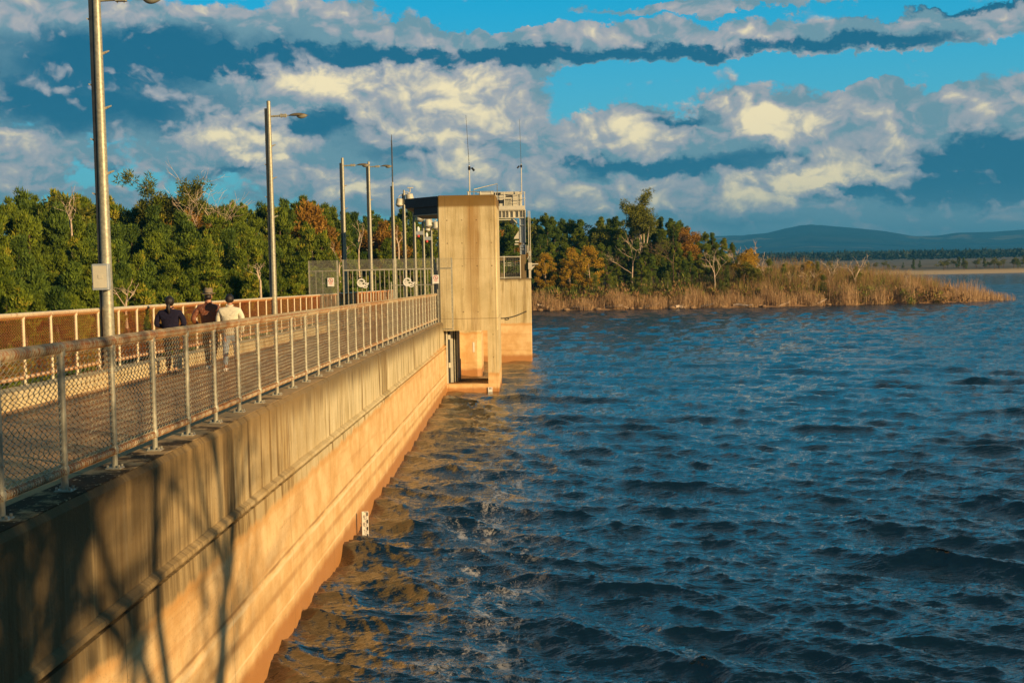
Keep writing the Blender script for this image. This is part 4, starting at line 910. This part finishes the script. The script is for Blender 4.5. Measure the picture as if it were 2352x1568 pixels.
MT['trunk'] = simple('brown_bark', (.12, .075, .04), .9, 0, .4, 3); MT['pale'] = simple('pale_bark', (.62, .47, .33), .8, 0, .25, 4, rust=(.25, .13, .07), rustamt=.2)
def leaves(C_, Rr, per, size, updir, g, elong=3.2, spread=.55, tint_c=None):
    """triangular leaf tufts: C_ (n,3) clump centres, Rr (n) radii"""
    n = len(C_); N = n*per; ci = np.repeat(np.arange(n), per)
    d = g.normal(size=(N, 3)); d /= np.linalg.norm(d, axis=1)[:, None]; rad = g.random(N)**.45
    pos = C_[ci]+d*rad[:, None]*Rr[ci][:, None]*np.array([1, 1, .95])
    dirv = d*spread+updir+g.normal(size=(N, 3))*.28; dirv /= np.linalg.norm(dirv, axis=1)[:, None]
    side = np.cross(dirv, g.normal(size=(N, 3))); side /= np.linalg.norm(side, axis=1)[:, None]
    L = size*(.6+.8*g.random(N))[:, None]; Wd = L/elong
    a = pos-side*Wd*.5; b_ = pos+side*Wd*.5; c = pos+dirv*L
    V = np.stack([a, b_, c], 1).reshape(-1, 3); F = np.arange(N*3).reshape(-1, 3)
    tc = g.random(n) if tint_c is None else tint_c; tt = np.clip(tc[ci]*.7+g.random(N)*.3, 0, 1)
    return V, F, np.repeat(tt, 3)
def limb_tree(b, p, d, L, r, depth, g, curve=.25, up=.15, n=2, minr=.012, split=(.45, .8)):
    pts = [tuple(p)]; q = np.array(p, float); dd = np.array(d, float); k = 4; rr = [r]
    for i in range(k):
        dd = dd+g.normal(size=3)*curve*.5+np.array([0, 0, up*.3]); dd /= np.linalg.norm(dd); q = q+dd*L/k; pts.append(tuple(q)); rr.append(max(minr*.6, r*(1-.5*(i+1)/k)))
    b.tube(pts, rr, 5 if r > .05 else 3, cap=False)
    if depth > 0:
        for i in range(n+(depth > 1)):
            s = pts[g.integers(2, k+1)] if i else pts[-1]
            nd = dd+g.normal(size=3)*.62; nd[2] = abs(nd[2])*.7+.15; nd /= np.linalg.norm(nd)
            limb_tree(b, s, nd, L*g.uniform(*split), max(minr, r*.5), depth-1, g, curve, up, n, minr, split)
def tree_proto(kind, seed):
    g = np.random.default_rng(seed); H = 10.
    if kind in ('pine', 'pine2'):
        R = g.uniform(1.2, 1.75); K = 170; t_ = g.random(K)**.85*.92+.08; ang = g.random(K)*6.283; f = .35+.65*g.random(K)**.5
        nl = 19; lt = np.sort(g.random(nl))**.8*.86+.10; la = np.arange(nl)*2.4+g.normal(size=nl)*.5; lp = R*np.minimum(1, (1-lt)*1.5+.04)*np.minimum(1, lt*3+.4); lr_ = lp*g.uniform(.45, 1.0, nl); lx = g.normal()*.25
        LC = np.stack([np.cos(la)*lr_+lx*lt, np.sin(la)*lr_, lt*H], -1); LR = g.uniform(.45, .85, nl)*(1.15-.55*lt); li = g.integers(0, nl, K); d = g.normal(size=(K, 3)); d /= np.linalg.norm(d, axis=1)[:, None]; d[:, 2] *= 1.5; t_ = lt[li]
        C_ = LC[li]+d*LR[li][:, None]*(.35+.65*g.random(K))[:, None]; C_ = np.vstack([C_, [[lx, 0, H*.97], [lx, 0, H*.92]]])
        Rr = (.20+.28*g.random(len(C_)))*np.append((1.15-.45*t_), [.5, .7]); up = np.array([0, 0, .95])
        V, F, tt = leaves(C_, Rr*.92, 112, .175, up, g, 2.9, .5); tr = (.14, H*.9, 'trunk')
    elif kind == 'round':
        nl = 7; K = 120; lc = np.stack([g.normal(size=nl)*1.0, g.normal(size=nl)*1.0, g.uniform(4.8, 8.6, nl)], -1); li = g.integers(0, nl, K); d = g.normal(size=(K, 3)); d /= np.linalg.norm(d, axis=1)[:, None]
        C_ = lc[li]+d*(1.0+.45*g.random(K))[:, None]*np.array([1, 1, .85]); Rr = .25+.3*g.random(K); V, F, tt = leaves(C_, Rr, 70, .24, np.array([0, 0, .3]), g, 2.2, .8); tr = (.16, 7.2, 'trunk')
    elif kind == 'wattle':
        K = 90; t_ = g.random(K); ang = g.random(K)*6.283; r_ = 2.2*np.sin(np.pi*np.clip(t_*.85+.12, 0, 1))**.8*(.3+.7*g.random(K)**.6)
        C_ = np.stack([np.cos(ang)*r_, np.sin(ang)*r_, 2.6+t_*7.2], -1); Rr = .28+.32*g.random(K); V, F, tt = leaves(C_, Rr, 70, .24, np.array([0, 0, .6]), g, 2.4, .6); tr = (.12, 8., 'pale')
    elif kind == 'feather':
        K = 46; t_ = g.random(K); ang = g.random(K)*6.283; r_ = .95*(1-t_)**.6*(.3+.7*g.random(K)); C_ = np.stack([np.cos(ang)*r_, np.sin(ang)*r_, 1.2+t_*8.5], -1); Rr = .35+.35*g.random(K)
        V, F, tt = leaves(C_, Rr, 44, .55, np.array([0, 0, 1.4]), g, 9, .4); tr = (.08, 8, 'pale')
    bw = MB(); r0, th, bm_ = tr; px_, py_ = g.normal(size=2)*.12
    bw.tube([(0, 0, -1.2), (0, 0, .5), (px_, py_, th*.5), (px_*.5, -py_, th)], [r0*1.3, r0, r0*.7, r0*.25], 7)
    for i in range(14):
        zz = g.uniform(.12, .8)*th; a = g.random()*6.283; L = g.uniform(.7, 1.7)*(1.2-zz/th); bw.tube([(px_*.7, py_*.3, zz), (math.cos(a)*L*.6, math.sin(a)*L*.6, zz+L*.25), (math.cos(a)*L, math.sin(a)*L, zz+L*.55)], [r0*.3, r0*.2, r0*.08], 4, cap=False)
    return V, F, tt, bw.mesh('trunk', MT[bm_], True)
PROT = {}
def proto(kind, seed, leafm):
    V, F, tt, tm_ = tree_proto(kind, seed); return bigmesh('crown', V, F, MT[leafm], False, {'tint': tt}), tm_
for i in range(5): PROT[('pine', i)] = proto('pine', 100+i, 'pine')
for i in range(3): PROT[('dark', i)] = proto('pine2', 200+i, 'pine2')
for i in range(2): PROT[('round', i)] = proto('round', 300+i, 'olive'); PROT[('gold', i)] = proto('wattle', 400+i, 'gold'); PROT[('feather', i)] = proto('feather', 500+i, 'feather')
PROT[('rust', 0)] = proto('round', 320, 'rustleaf'); PROT[('rust', 1)] = proto('wattle', 420, 'rustleaf')
def plant(kind, px, topy, Y, label, group, name='pine_tree', cat='tree', wide=1.):
    tp_ = at(px, topy, Y); x = tp_[0]; z0 = float(height(x, Y)); H = max(1.2, tp_[2]-z0); v = rnd.randrange(len([k for k in PROT if k[0] == kind]))
    cr, tm_ = PROT[(kind, v)]; s = H/10; r = empty(name, (x, Y, z0-.05), label, cat, group, rnd.uniform(0, 6.28), (s*wide*rnd.uniform(.95, 1.2), s*wide*rnd.uniform(.95, 1.2), s))
    link('crown', cr, r); link('trunk', tm_, r); return r
def dead_tree(seed, x, Y, z0, H, label, group=None, r=.10, lean=(0, 0), depth=3, parent_name='dead_tree', m_='pale', n=2):
    g = np.random.default_rng(seed); rt = empty(parent_name, (x, Y, z0-.3), label, 'dead tree', group)
    b = MB(); base = np.array([0, 0, 0.]); q = np.array([lean[0]*H*.4, lean[1], H*.45])
    b.tube([(0, 0, 0), tuple(q*.5+g.normal(size=3)*.05), tuple(q)], [r*1.2, r, r*.75], 7); b.build('trunk', MT[m_], rt, True)
    b = MB()
    for i in range(n+1):
        d = np.array([g.normal()*.45+lean[0], g.normal()*.45, 1.]); d /= np.linalg.norm(d); limb_tree(b, q if i < 2 else q*.75, d, H*.27, r*.6, depth, g, .22, .12, 2, .014)
    b.build('branches', MT[m_], rt); return rt
# left forest, downstream of the dam
top_l = [(-260, 450), (0, 445), (60, 440), (150, 452), (220, 458), (290, 468), (340, 462), (400, 455), (470, 462), (540, 460), (600, 470), (650, 468), (700, 460), (740, 468), (790, 492), (850, 488), (900, 492), (960, 490), (1010, 520), (1160, 520)]
def interp(lst, x): return float(np.interp(x, [p[0] for p in lst], [p[1] for p in lst]))
rows = [(26, 0, 12, 26), (17, 38, 20, 31), (9, 95, 26, 34), (1, 150, 30, 34), (-6, 205, 32, 34)]
names = {0: 'dense dark green tree on the skyline of the left wood', 1: 'olive green tree just below the skyline of the left wood', 2: 'bushy green tree halfway down the left wood', 3: 'smaller green tree in the lower part of the left wood', 4: 'young green tree at the foot of the left wood, right behind the back fence'}
for ri, (dy, dropy, jit, step) in enumerate(rows):
    px = -200+rnd.uniform(0, 20)
    while px < 1190:
        Yb = np.interp(px, [-200, 0, 600, 1000, 1200], [66, 68, 84, 118, 138])+dy*np.interp(px, [0, 1200], [1, .8])+rnd.uniform(-2.5, 2.5)
        sc = np.interp(px, [0, 700, 1200], [1, .8, .55]); ty = interp(top_l, px)+dropy*sc+rnd.uniform(-8, 12)+rnd.uniform(-jit, jit)
        kind = rnd.choices(['pine', 'dark', 'round', 'rust'], [.72, .24, .04, .0])[0]
        if not (1020 < px < 1150 and ri > 1):
            plant(kind, px, ty, Yb, names[ri] if kind != 'rust' else 'rust coloured tree among the green ones of the left wood', 'trees of the left wood', wide=1.0 if ri < 3 else 1.15)
        px += step*rnd.uniform(.8, 1.2)*np.interp(px, [0, 1200], [1.15, .75])
for px, ty, Y in ((712, 466, 105), (885, 486, 118), (470, 455, 99)): plant('rust', px, ty, Y, 'round rust tinged tree standing out on the skyline of the wood', 'trees of the left wood', wide=.8)
# gum tree on the left skyline
def gum(px, topy, Y, label, seed, spread=1., lm='olive', n=5, trunk_r=.16, crown_lo=.55):
    g = np.random.default_rng(seed); tp_ = at(px, topy, Y); x = tp_[0]; z0 = float(height(x, Y)); H = tp_[2]-z0; r = empty('gum_tree', (x, Y, z0-.3), label, 'tree')
    b = MB(); ends = []
    for i in range(n):
        a = (i/(n-1)-.5)*1.0*spread+g.normal()*.05; hh = H*g.uniform(.72, .98); p0 = np.array([0, 0, 0.]); p1 = np.array([a*H*.05, g.normal()*.2, H*.4]); p2 = np.array([a*H*.20, g.normal()*.5, H*.68]); p3 = np.array([a*H*.34, g.normal()*.7, hh])
        b.tube([p0, p1, p2, p3], [trunk_r, trunk_r*.7, trunk_r*.4, trunk_r*.12], 6, cap=False); ends += [p3, p2*.4+p3*.6, p2*.75+p3*.25]
        for k in range(5):
            s = g.uniform(.1, .95); q = p2*(1-s)+p3*s; d = g.normal(size=3)*.7; d[2] = abs(d[2]); e = q+d*H*.07; b.tube([q, (q+e)/2+g.normal(size=3)*.08, e], [trunk_r*.22, .035, .015], 4, cap=False); ends.append(e)
    b.build('trunk', MT['pale'], r, True)
    C_ = np.array([e+g.normal(size=3)*.35 for e in ends for _ in range(7) if e[2] > H*crown_lo]); V, F, tt = leaves(C_, .25+.28*g.random(len(C_)), 46, .26, np.array([0, 0, .1]), g, 3, .9); link('crown', bigmesh('crown', V, F, MT[lm], False, {'tint': tt}), r); return r
gum(400, 396, 100, 'tall sparse gum tree with pale limbs above the left wood', 7, .85, 'olive', 5)
dead_tree(31, *at(455, 600, 99)[:2], -1, 14, 'bare white branches leaning right beside the tall gum above the left wood', lean=(.22, 0), depth=4, n=3)
for i, (px, py, Y, H, lab) in enumerate([(165, 545, 84, 6.5, 'bare pale tree high in the left wood, left of the nearest lamp post'), (290, 700, 68, 4.2, 'bare pale snag low in the left wood, right of the nearest lamp post'), (825, 600, 100, 6.5, 'bare reddish forked tree between the third and fourth lamp posts'), (598, 640, 76, 3.5, 'thin bare snag behind the person in the cream jacket'), (780, 610, 96, 4.5, 'thin bare tree beside the third lamp post'), (915, 560, 105, 4.0, 'thin white twigs beside the slim mast')]):
    q = at(px, py, Y); dead_tree(50+i, q[0], Y, q[2]-1.0, H*.75, lab, r=.07, depth=2)
# right bank, upstream peninsula
top_r = [(1215, 495), (1250, 490), (1290, 505), (1330, 508), (1370, 502), (1410, 500), (1440, 505), (1500, 498), (1540, 502), (1570, 515), (1600, 535), (1625, 532), (1650, 540), (1680, 560)]
lr = ['dark green tree at the back of the trees on the right bank', 'mid green tree in the middle rows of the right bank', 'lower green tree near the front of the right bank']
for ri, (Y, dropy, step, jit) in enumerate([(168, 0, 20, 8), (162, 24, 20, 14), (155, 55, 21, 20), (150, 90, 24, 22)]):
    px = 1120 if ri < 2 else 1216
    while px < 1690-ri*4:
        kind = rnd.choices(['dark', 'pine', 'round'], [.5, .42, .08])[0]
        ty = interp(top_r, px)+dropy+rnd.uniform(-jit, jit)*.6
        plant(kind, px, ty, Y+rnd.uniform(-2, 2), lr[min(ri, 2)], 'trees of the right bank', wide=1.12); px += step*rnd.uniform(.75, 1.25)
gum(1465, 446, 158, 'tall gum tree with white trunks and orange crown on the right bank', 21, .42, 'olive', 4, .2, .5)
gum(1478, 462, 157, 'slimmer white trunked gum beside the tallest tree of the right bank', 22, .4, 'olive', 3, .15, .55)
for px, ty, Y, lab in ((1252, 582, 147, 'bright golden wattle beside the broad pier'), (1312, 570, 150, 'small golden wattle between two larger golden ones'), (1352, 566, 146, 'largest golden wattle on the right bank'), (1722, 570, 148, 'yellow wattle at the right end of the tall trees'), (1308, 600, 146, 'low golden bush left of the largest golden wattle')): plant('gold', px, ty, Y, lab, None, 'wattle_tree', wide=1.15)
plant('rust', 1563, 512, 163, 'orange topped tree on the right bank skyline', None, 'autumn_tree', wide=1.2); plant('pine', 1548, 506, 164, 'green tree on the skyline next to the orange topped one', None, 'autumn_tree', wide=1.2)
plant('rust', 1162, 516, 150, 'rust brown tree seen under the gantry beam', None, 'autumn_tree', wide=1.3); plant('dark', 1180, 535, 141, 'dark tree seen under the gantry behind the rust brown one', None, wide=1.4); plant('dark', 1155, 545, 142, 'dark tree seen between tower and gantry column', None, wide=1.4)
DT = [(1446, 520, 148, .5, 8.0, 'twisted pale dead tree with a long side limb left of the tall gum'), (1545, 520, 149, .0, 7.4, 'bare brown conifer in the middle of the right bank'), (1640, 560, 146, 0, 5.6, 'white forked dead tree near the right end of the tall trees'), (1690, 555, 150, .0, 5.5, 'thin white dead tree at the edge of the tall trees'), (1722, 542, 149, .1, 6.2, 'white dead tree with a V fork against the hill'), (1750, 575, 150, .1, 5.0, 'leaning grey dead tree right of the V fork'), (1810, 615, 146, 0, 4.0, 'bare pale tree in the brown scrub'), (1858, 605, 145, 0, 4.3, 'forked pale tree in the middle of the brown scrub'), (1965, 568, 145, 0, 5.8, 'tallest white dead tree of the brown scrub'), (1905, 590, 146, 0, 4.6, 'pair of pale stems left of the tallest white dead tree'), (2080, 625, 147, 0, 3.2, 'thin pale tree among the reeds at the far right'), (1395, 560, 149, 0, 6., 'bare brown spire between the golden wattle and the tall gum')]
for i, (px, ty, Y, ln, H, lab) in enumerate(DT):
    q = at(px, ty, Y); dead_tree(80+i, q[0], Y, max(q[2]-H*1.0, float(height(q[0], Y))), q[2]-max(q[2]-H, float(height(q[0], Y))), lab, lean=(ln*.2, 0), r=.08, depth=3 if i != 1 else 4, m_='trunk' if i in (1, 11) else 'pale')
for i in range(34):
    px = rnd.uniform(1300, 1930); Y = rnd.uniform(142, 147); ty = np.interp(px, [1300, 1700, 1950], [645, 630, 645])+rnd.uniform(-18, 22)
    plant('feather', px, ty, Y, 'feathery young green shrub on the shore of the right bank', 'young shrubs along the right shore', 'shrub', 'shrub', 1.3)
for i in range(34):
    px = rnd.uniform(1690, 2020); Y = rnd.uniform(145, 156); ty = np.interp(px, [1690, 1800, 1990], [585, 597, 622])+rnd.uniform(-8, 26)
    plant(rnd.choice(['feather', 'round', 'feather', 'pine', 'gold']), px, ty, Y, 'small olive tree growing out of the brown scrub at the right', 'small trees in the brown scrub', 'small_tree', 'tree', 1.2)
# scrub, reeds and saplings: countless thin stems
def stems(n, xr, yf, hf, seed, m_, name, label, lean=.07, w_=.022, twig=2):
    g = np.random.default_rng(seed); x = xr(g, n); y = yf(g, x); z = height(x, y); h = hf(g, x, y); z = np.maximum(z, -.1)
    base = np.stack([x, y, z-.1], -1); Vs = []; Fs = []; Ts = []; cnt = 0; tint = g.random(n)
    def add(b0, d, L, ww, tt):
        nonlocal cnt
        k = len(b0); a = g.random(k)*6.283; s = np.stack([np.cos(a), np.sin(a)*.4, np.zeros(k)], -1)*ww[:, None]; mid = b0+d*L[:, None]*.5+g.normal(size=(k, 3))*L[:, None]*.03; tip = b0+d*L[:, None]
        V = np.stack([b0-s, b0+s, mid+s*.7, mid-s*.7, tip], 1).reshape(-1, 3); i = np.arange(k)*5+cnt
        Vs.append(V); Fs.append(np.stack([i, i+1, i+2], -1)); Fs.append(np.stack([i, i+2, i+3], -1)); Fs.append(np.stack([i+3, i+2, i+4], -1)); Ts.append(np.repeat(tt, 5)); cnt += 5*k
    d = np.stack([g.normal(size=n)*lean, g.normal(size=n)*lean, np.ones(n)], -1); d /= np.linalg.norm(d, axis=1)[:, None]
    add(base, d, h, np.full(n, w_), tint)
    for _ in range(twig):
        s = g.uniform(.25, .85, n); b1 = base+d*(h*s)[:, None]; dd = d+g.normal(size=(n, 3))*.38; dd[:, 2] = np.abs(dd[:, 2]); dd /= np.linalg.norm(dd, axis=1)[:, None]; add(b1, dd, h*(1-s)*g.uniform(.5, 1.1, n), np.full(n, w_*.6), np.clip(tint+g.normal(size=n)*.1, 0, 1))
    o = link(name, bigmesh(name, np.vstack(Vs), np.vstack(Fs), MT[m_], False, {'tint': np.concatenate(Ts)})); tag(o, label, name.replace('_', ' '), kind='stuff'); return o
sh = lambda x: shoreY(x)
stems(9000, lambda g, n: g.uniform(.3, 57.5, n), lambda g, x: sh(x)+np.where(x > 44, g.uniform(-.5, 9, len(x)), g.uniform(-.2, 3.2, len(x)))+.6*np.sin(x*1.7), lambda g, x, y: (.3+.7*g.random(len(x))**1.3)*(.7+.35*np.sin(x*1.1)*np.sin(x*.37+1)+.2*g.random(len(x)))*np.interp(x, [0, 26, 40, 46, 50, 54, 57.5], [2.1, 2.5, 3.2, 3.1, 2.8, 2.2, 1.4]), 1, 'reed', 'reeds', 'tan dead reeds along the shore of the right bank')
stems(7500, lambda g, n: g.uniform(-3, 50, n), lambda g, x: sh(x)+g.uniform(2, 14, len(x)), lambda g, x, y: g.uniform(.45, 1., len(x))*np.interp(x, [0, 14, 22, 29, 40, 50], [1.5, 1.7, 2.4, 4.5, 4.0, 2.8]), 2, 'scrub', 'scrub', 'brown leafless scrub thicket behind the reeds', .22, .018, 4)
stems(5000, lambda g, n: g.uniform(24, 47, n), lambda g, x: sh(x)+g.uniform(6, 22, len(x)), lambda g, x, y: g.uniform(.5, 1., len(x))*(.82+.22*np.sin(x*.9+y*.5)*np.sin(x*.33))*np.interp(x, [24, 34, 42, 47], [3.0, 3.9, 3.2, 2.2]), 4, 'scrub', 'thicket', 'taller brown thicket at the base of the hills on the right bank', .2, .018, 5)
# dense under-scrub on the left, behind the back fence
def bushes(n, xf, yf, seed, m_, name, label, r0=.5, per=50, size=.3):
    g = np.random.default_rng(seed); y = yf(g, n); x = xf(g, y); z = height(x, y)+g.uniform(.1, 1.2, n); V, F, tt = leaves(np.stack([x, y, z], -1), r0*(.6+g.random(n)), per, size, np.array([0, 0, .7]), g, 3); o = link(name, bigmesh(name, V, F, MT[m_], False, {'tint': tt})); tag(o, label, name.replace('_', ' '), kind='stuff')
bushes(900, lambda g, y: -10.5-g.random(len(y))**1.3*(y*.42), lambda g, n: g.uniform(24, 84, n), 5, 'rustleaf', 'undergrowth', 'rusty brown undergrowth on the slope behind the back fence', .8, 34, .38)
bushes(260, lambda g, y: g.uniform(.5, 44, len(y)), lambda g, n: g.uniform(141.5, 150, n), 6, 'feather', 'low_bushes', 'low olive bushes among the shore scrub of the right bank', .7, 60, .35)
bushes(260, lambda g, y: g.uniform(0, 50, len(y)), lambda g, n: g.uniform(141.5, 147, n), 8, 'scrub', 'leaf_litter_bushes', 'brown bushes low on the right shore', .6, 60, .35)
# logs and rocks on the shore
for i, (px, ln, a) in enumerate([(1255, 2.5, .3), (1330, 1.8, .1), (1408, 2.2, -.1), (1432, 1.6, .4), (1490, 2.4, -.25), (1560, 1.5, .1), (1620, 2.0, -.2), (1702, 2.2, .05), (1800, 1.8, -.3), (1872, 2.8, -.35)]):
    x = topx(px, 140.5); y = float(shoreY(x))+rnd.uniform(-.2, .9); b = MB(); r_ = rnd.uniform(.09, .16)
    b.tube([(-ln/2, 0, 0), (-ln*.2, .05, r_*.6), (ln*.2, -.05, .02), (ln/2, .05, .15)], [r_, r_*1.1, r_*.9, r_*.5], 7); b.tube([(0, 0, 0), (.3, 0, .45)], [.05, .02], 5)
    o = b.build('driftwood_log', MT['pale'], None, True); o.location = (x, y, max(.15, float(height(x, y))+.15)); o.rotation_euler = (0, a, rnd.uniform(-.5, .5)); tag(o, 'pale driftwood log lying at the foot of the reeds on the right shore', 'log', 'driftwood logs on the right shore')
MT['rock'] = simple('shore_rock', (.26, .16, .08), .9, 0, .3, 2, bump=.5)
for i, px in enumerate((1238, 1262, 1298, 1370, 1448, 1466, 1540, 1586, 1655, 1742, 1751, 1905)):
    x = topx(px, 140); y = float(shoreY(x))+rnd.uniform(-.5, .4); s = rnd.uniform(.18, .42); g_ = np.random.default_rng(900+i); o_ = g_.normal(size=(11*12))*.08
    b = MB(); q = blob(None, None, None, (0, 0, 0), (s*1.3, s, s*.6), 12); b.add([tuple(np.array(v)*(1+o_[k])) for k, v in enumerate(q.v)], q.f); o = b.build('rock', MT['rock'], None, True); o.location = (x, y, .12); tag(o, 'low brown rock at the waterline of the right shore', 'rock', 'rocks on the right shore')
# far shore trees
for i in range(46):
    px = rnd.uniform(1985, 2400) if i < 34 else rnd.uniform(1850, 2000); Y = rnd.uniform(440, 470) if i < 34 else 520; ty = np.interp(px, [1900, 2000, 2100, 2200, 2300, 2352], [600, 604, 596, 590, 594, 586])+rnd.uniform(-3, 9)
    plant('round' if rnd.random() < .6 else 'dark', px, ty, Y, 'small distant tree on the sandy far shore at the right', 'trees of the far shore', 'distant_tree', 'tree', 1.5)
g = np.random.default_rng(77); n = 2600; xs = g.uniform(60, 700, n); ys = g.uniform(900, 1500, n)*1.0+.12*xs; ys = np.where(g.random(n) < .5, g.uniform(1150, 1230, n), ys); zz = height(xs, ys)
V, F, tt = leaves(np.stack([xs, ys, zz+1.5], -1), np.full(n, 3.6)+g.random(n)*2, 26, 2.6, np.array([0, 0, .3]), g, 1.6, .8); MT['fa'] = leafmat('far_foliage', (.008, .022, .012), (.02, .05, .025), None, .0)
tag(link('far_woodland', bigmesh('far_woodland', V, F, MT['fa'], False, {'tint': tt*.4})), 'dark belt of far woodland below the blue hills', 'woodland', kind='stuff')
# trees on the near bank, outside the picture to the right: they shade the near end of the dam
def bank_tree(x, y, H, seed, label, sparse=False):
    g = np.random.default_rng(seed); z0 = float(height(x, y)); KK = 70 if seed == 61 else 90; r = empty('shade_tree', (x, y, z0-.2), label, 'tree'); b = MB()
    for i in range(5 if sparse else 7):
        a = g.random()*6.283; d = np.array([math.cos(a)*.5, math.sin(a)*.5, 1.]); limb_tree(b, (0, 0, H*.22*g.random()), d/np.linalg.norm(d), H*.42, .13, 3, g, .25, .1, 2, .02)
    b.tube([(0, 0, 0), (0, 0, H*.3)], [.22, .16], 8); b.build('trunk', MT['trunk'], r, True)
    if not sparse:
        K = KK; C_ = g.normal(size=(K, 3))*np.array([1.5, 1.5, H*.20])+np.array([0, 0, H*.55]); V, F, tt = leaves(C_, .3+.3*g.random(K), 60, .28, np.array([0, 0, .2]), g, 2.5, .8); link('crown', bigmesh('crown', V, F, MT['olive'], False, {'tint': tt}), r)
    return r
bank_tree(10.6, -4.2, 10, 61, 'leafy tree on the near bank right of the camera'); bank_tree(14.5, -9., 11, 62, 'second leafy tree on the near bank'); bank_tree(12., -.6, 9.5, 63, 'bare branched tree on the near bank', True)
# ------------------------------------------------------------------ haze
def haze():
    m = bpy.data.materials.new('haze'); m.use_nodes = True; nt = m.node_tree; nt.nodes.clear(); o = nt.nodes.new('ShaderNodeOutputMaterial'); v = nt.nodes.new('ShaderNodeVolumePrincipled')
    v.inputs['Color'].default_value = (.08, .48, 1., 1); v.inputs['Density'].default_value = HAZE; v.inputs['Anisotropy'].default_value = 0.; nt.links.new(v.outputs[0], o.inputs['Volume'])
    b = MB().box(-8000, -400, -9, 9000, 9500, 215); ob = b.build('haze', m); ob['kind'] = 'stuff'; tag(ob, 'thin blue haze over the lake and far hills', 'haze')
HAZE = .0002
if HAZE: haze()
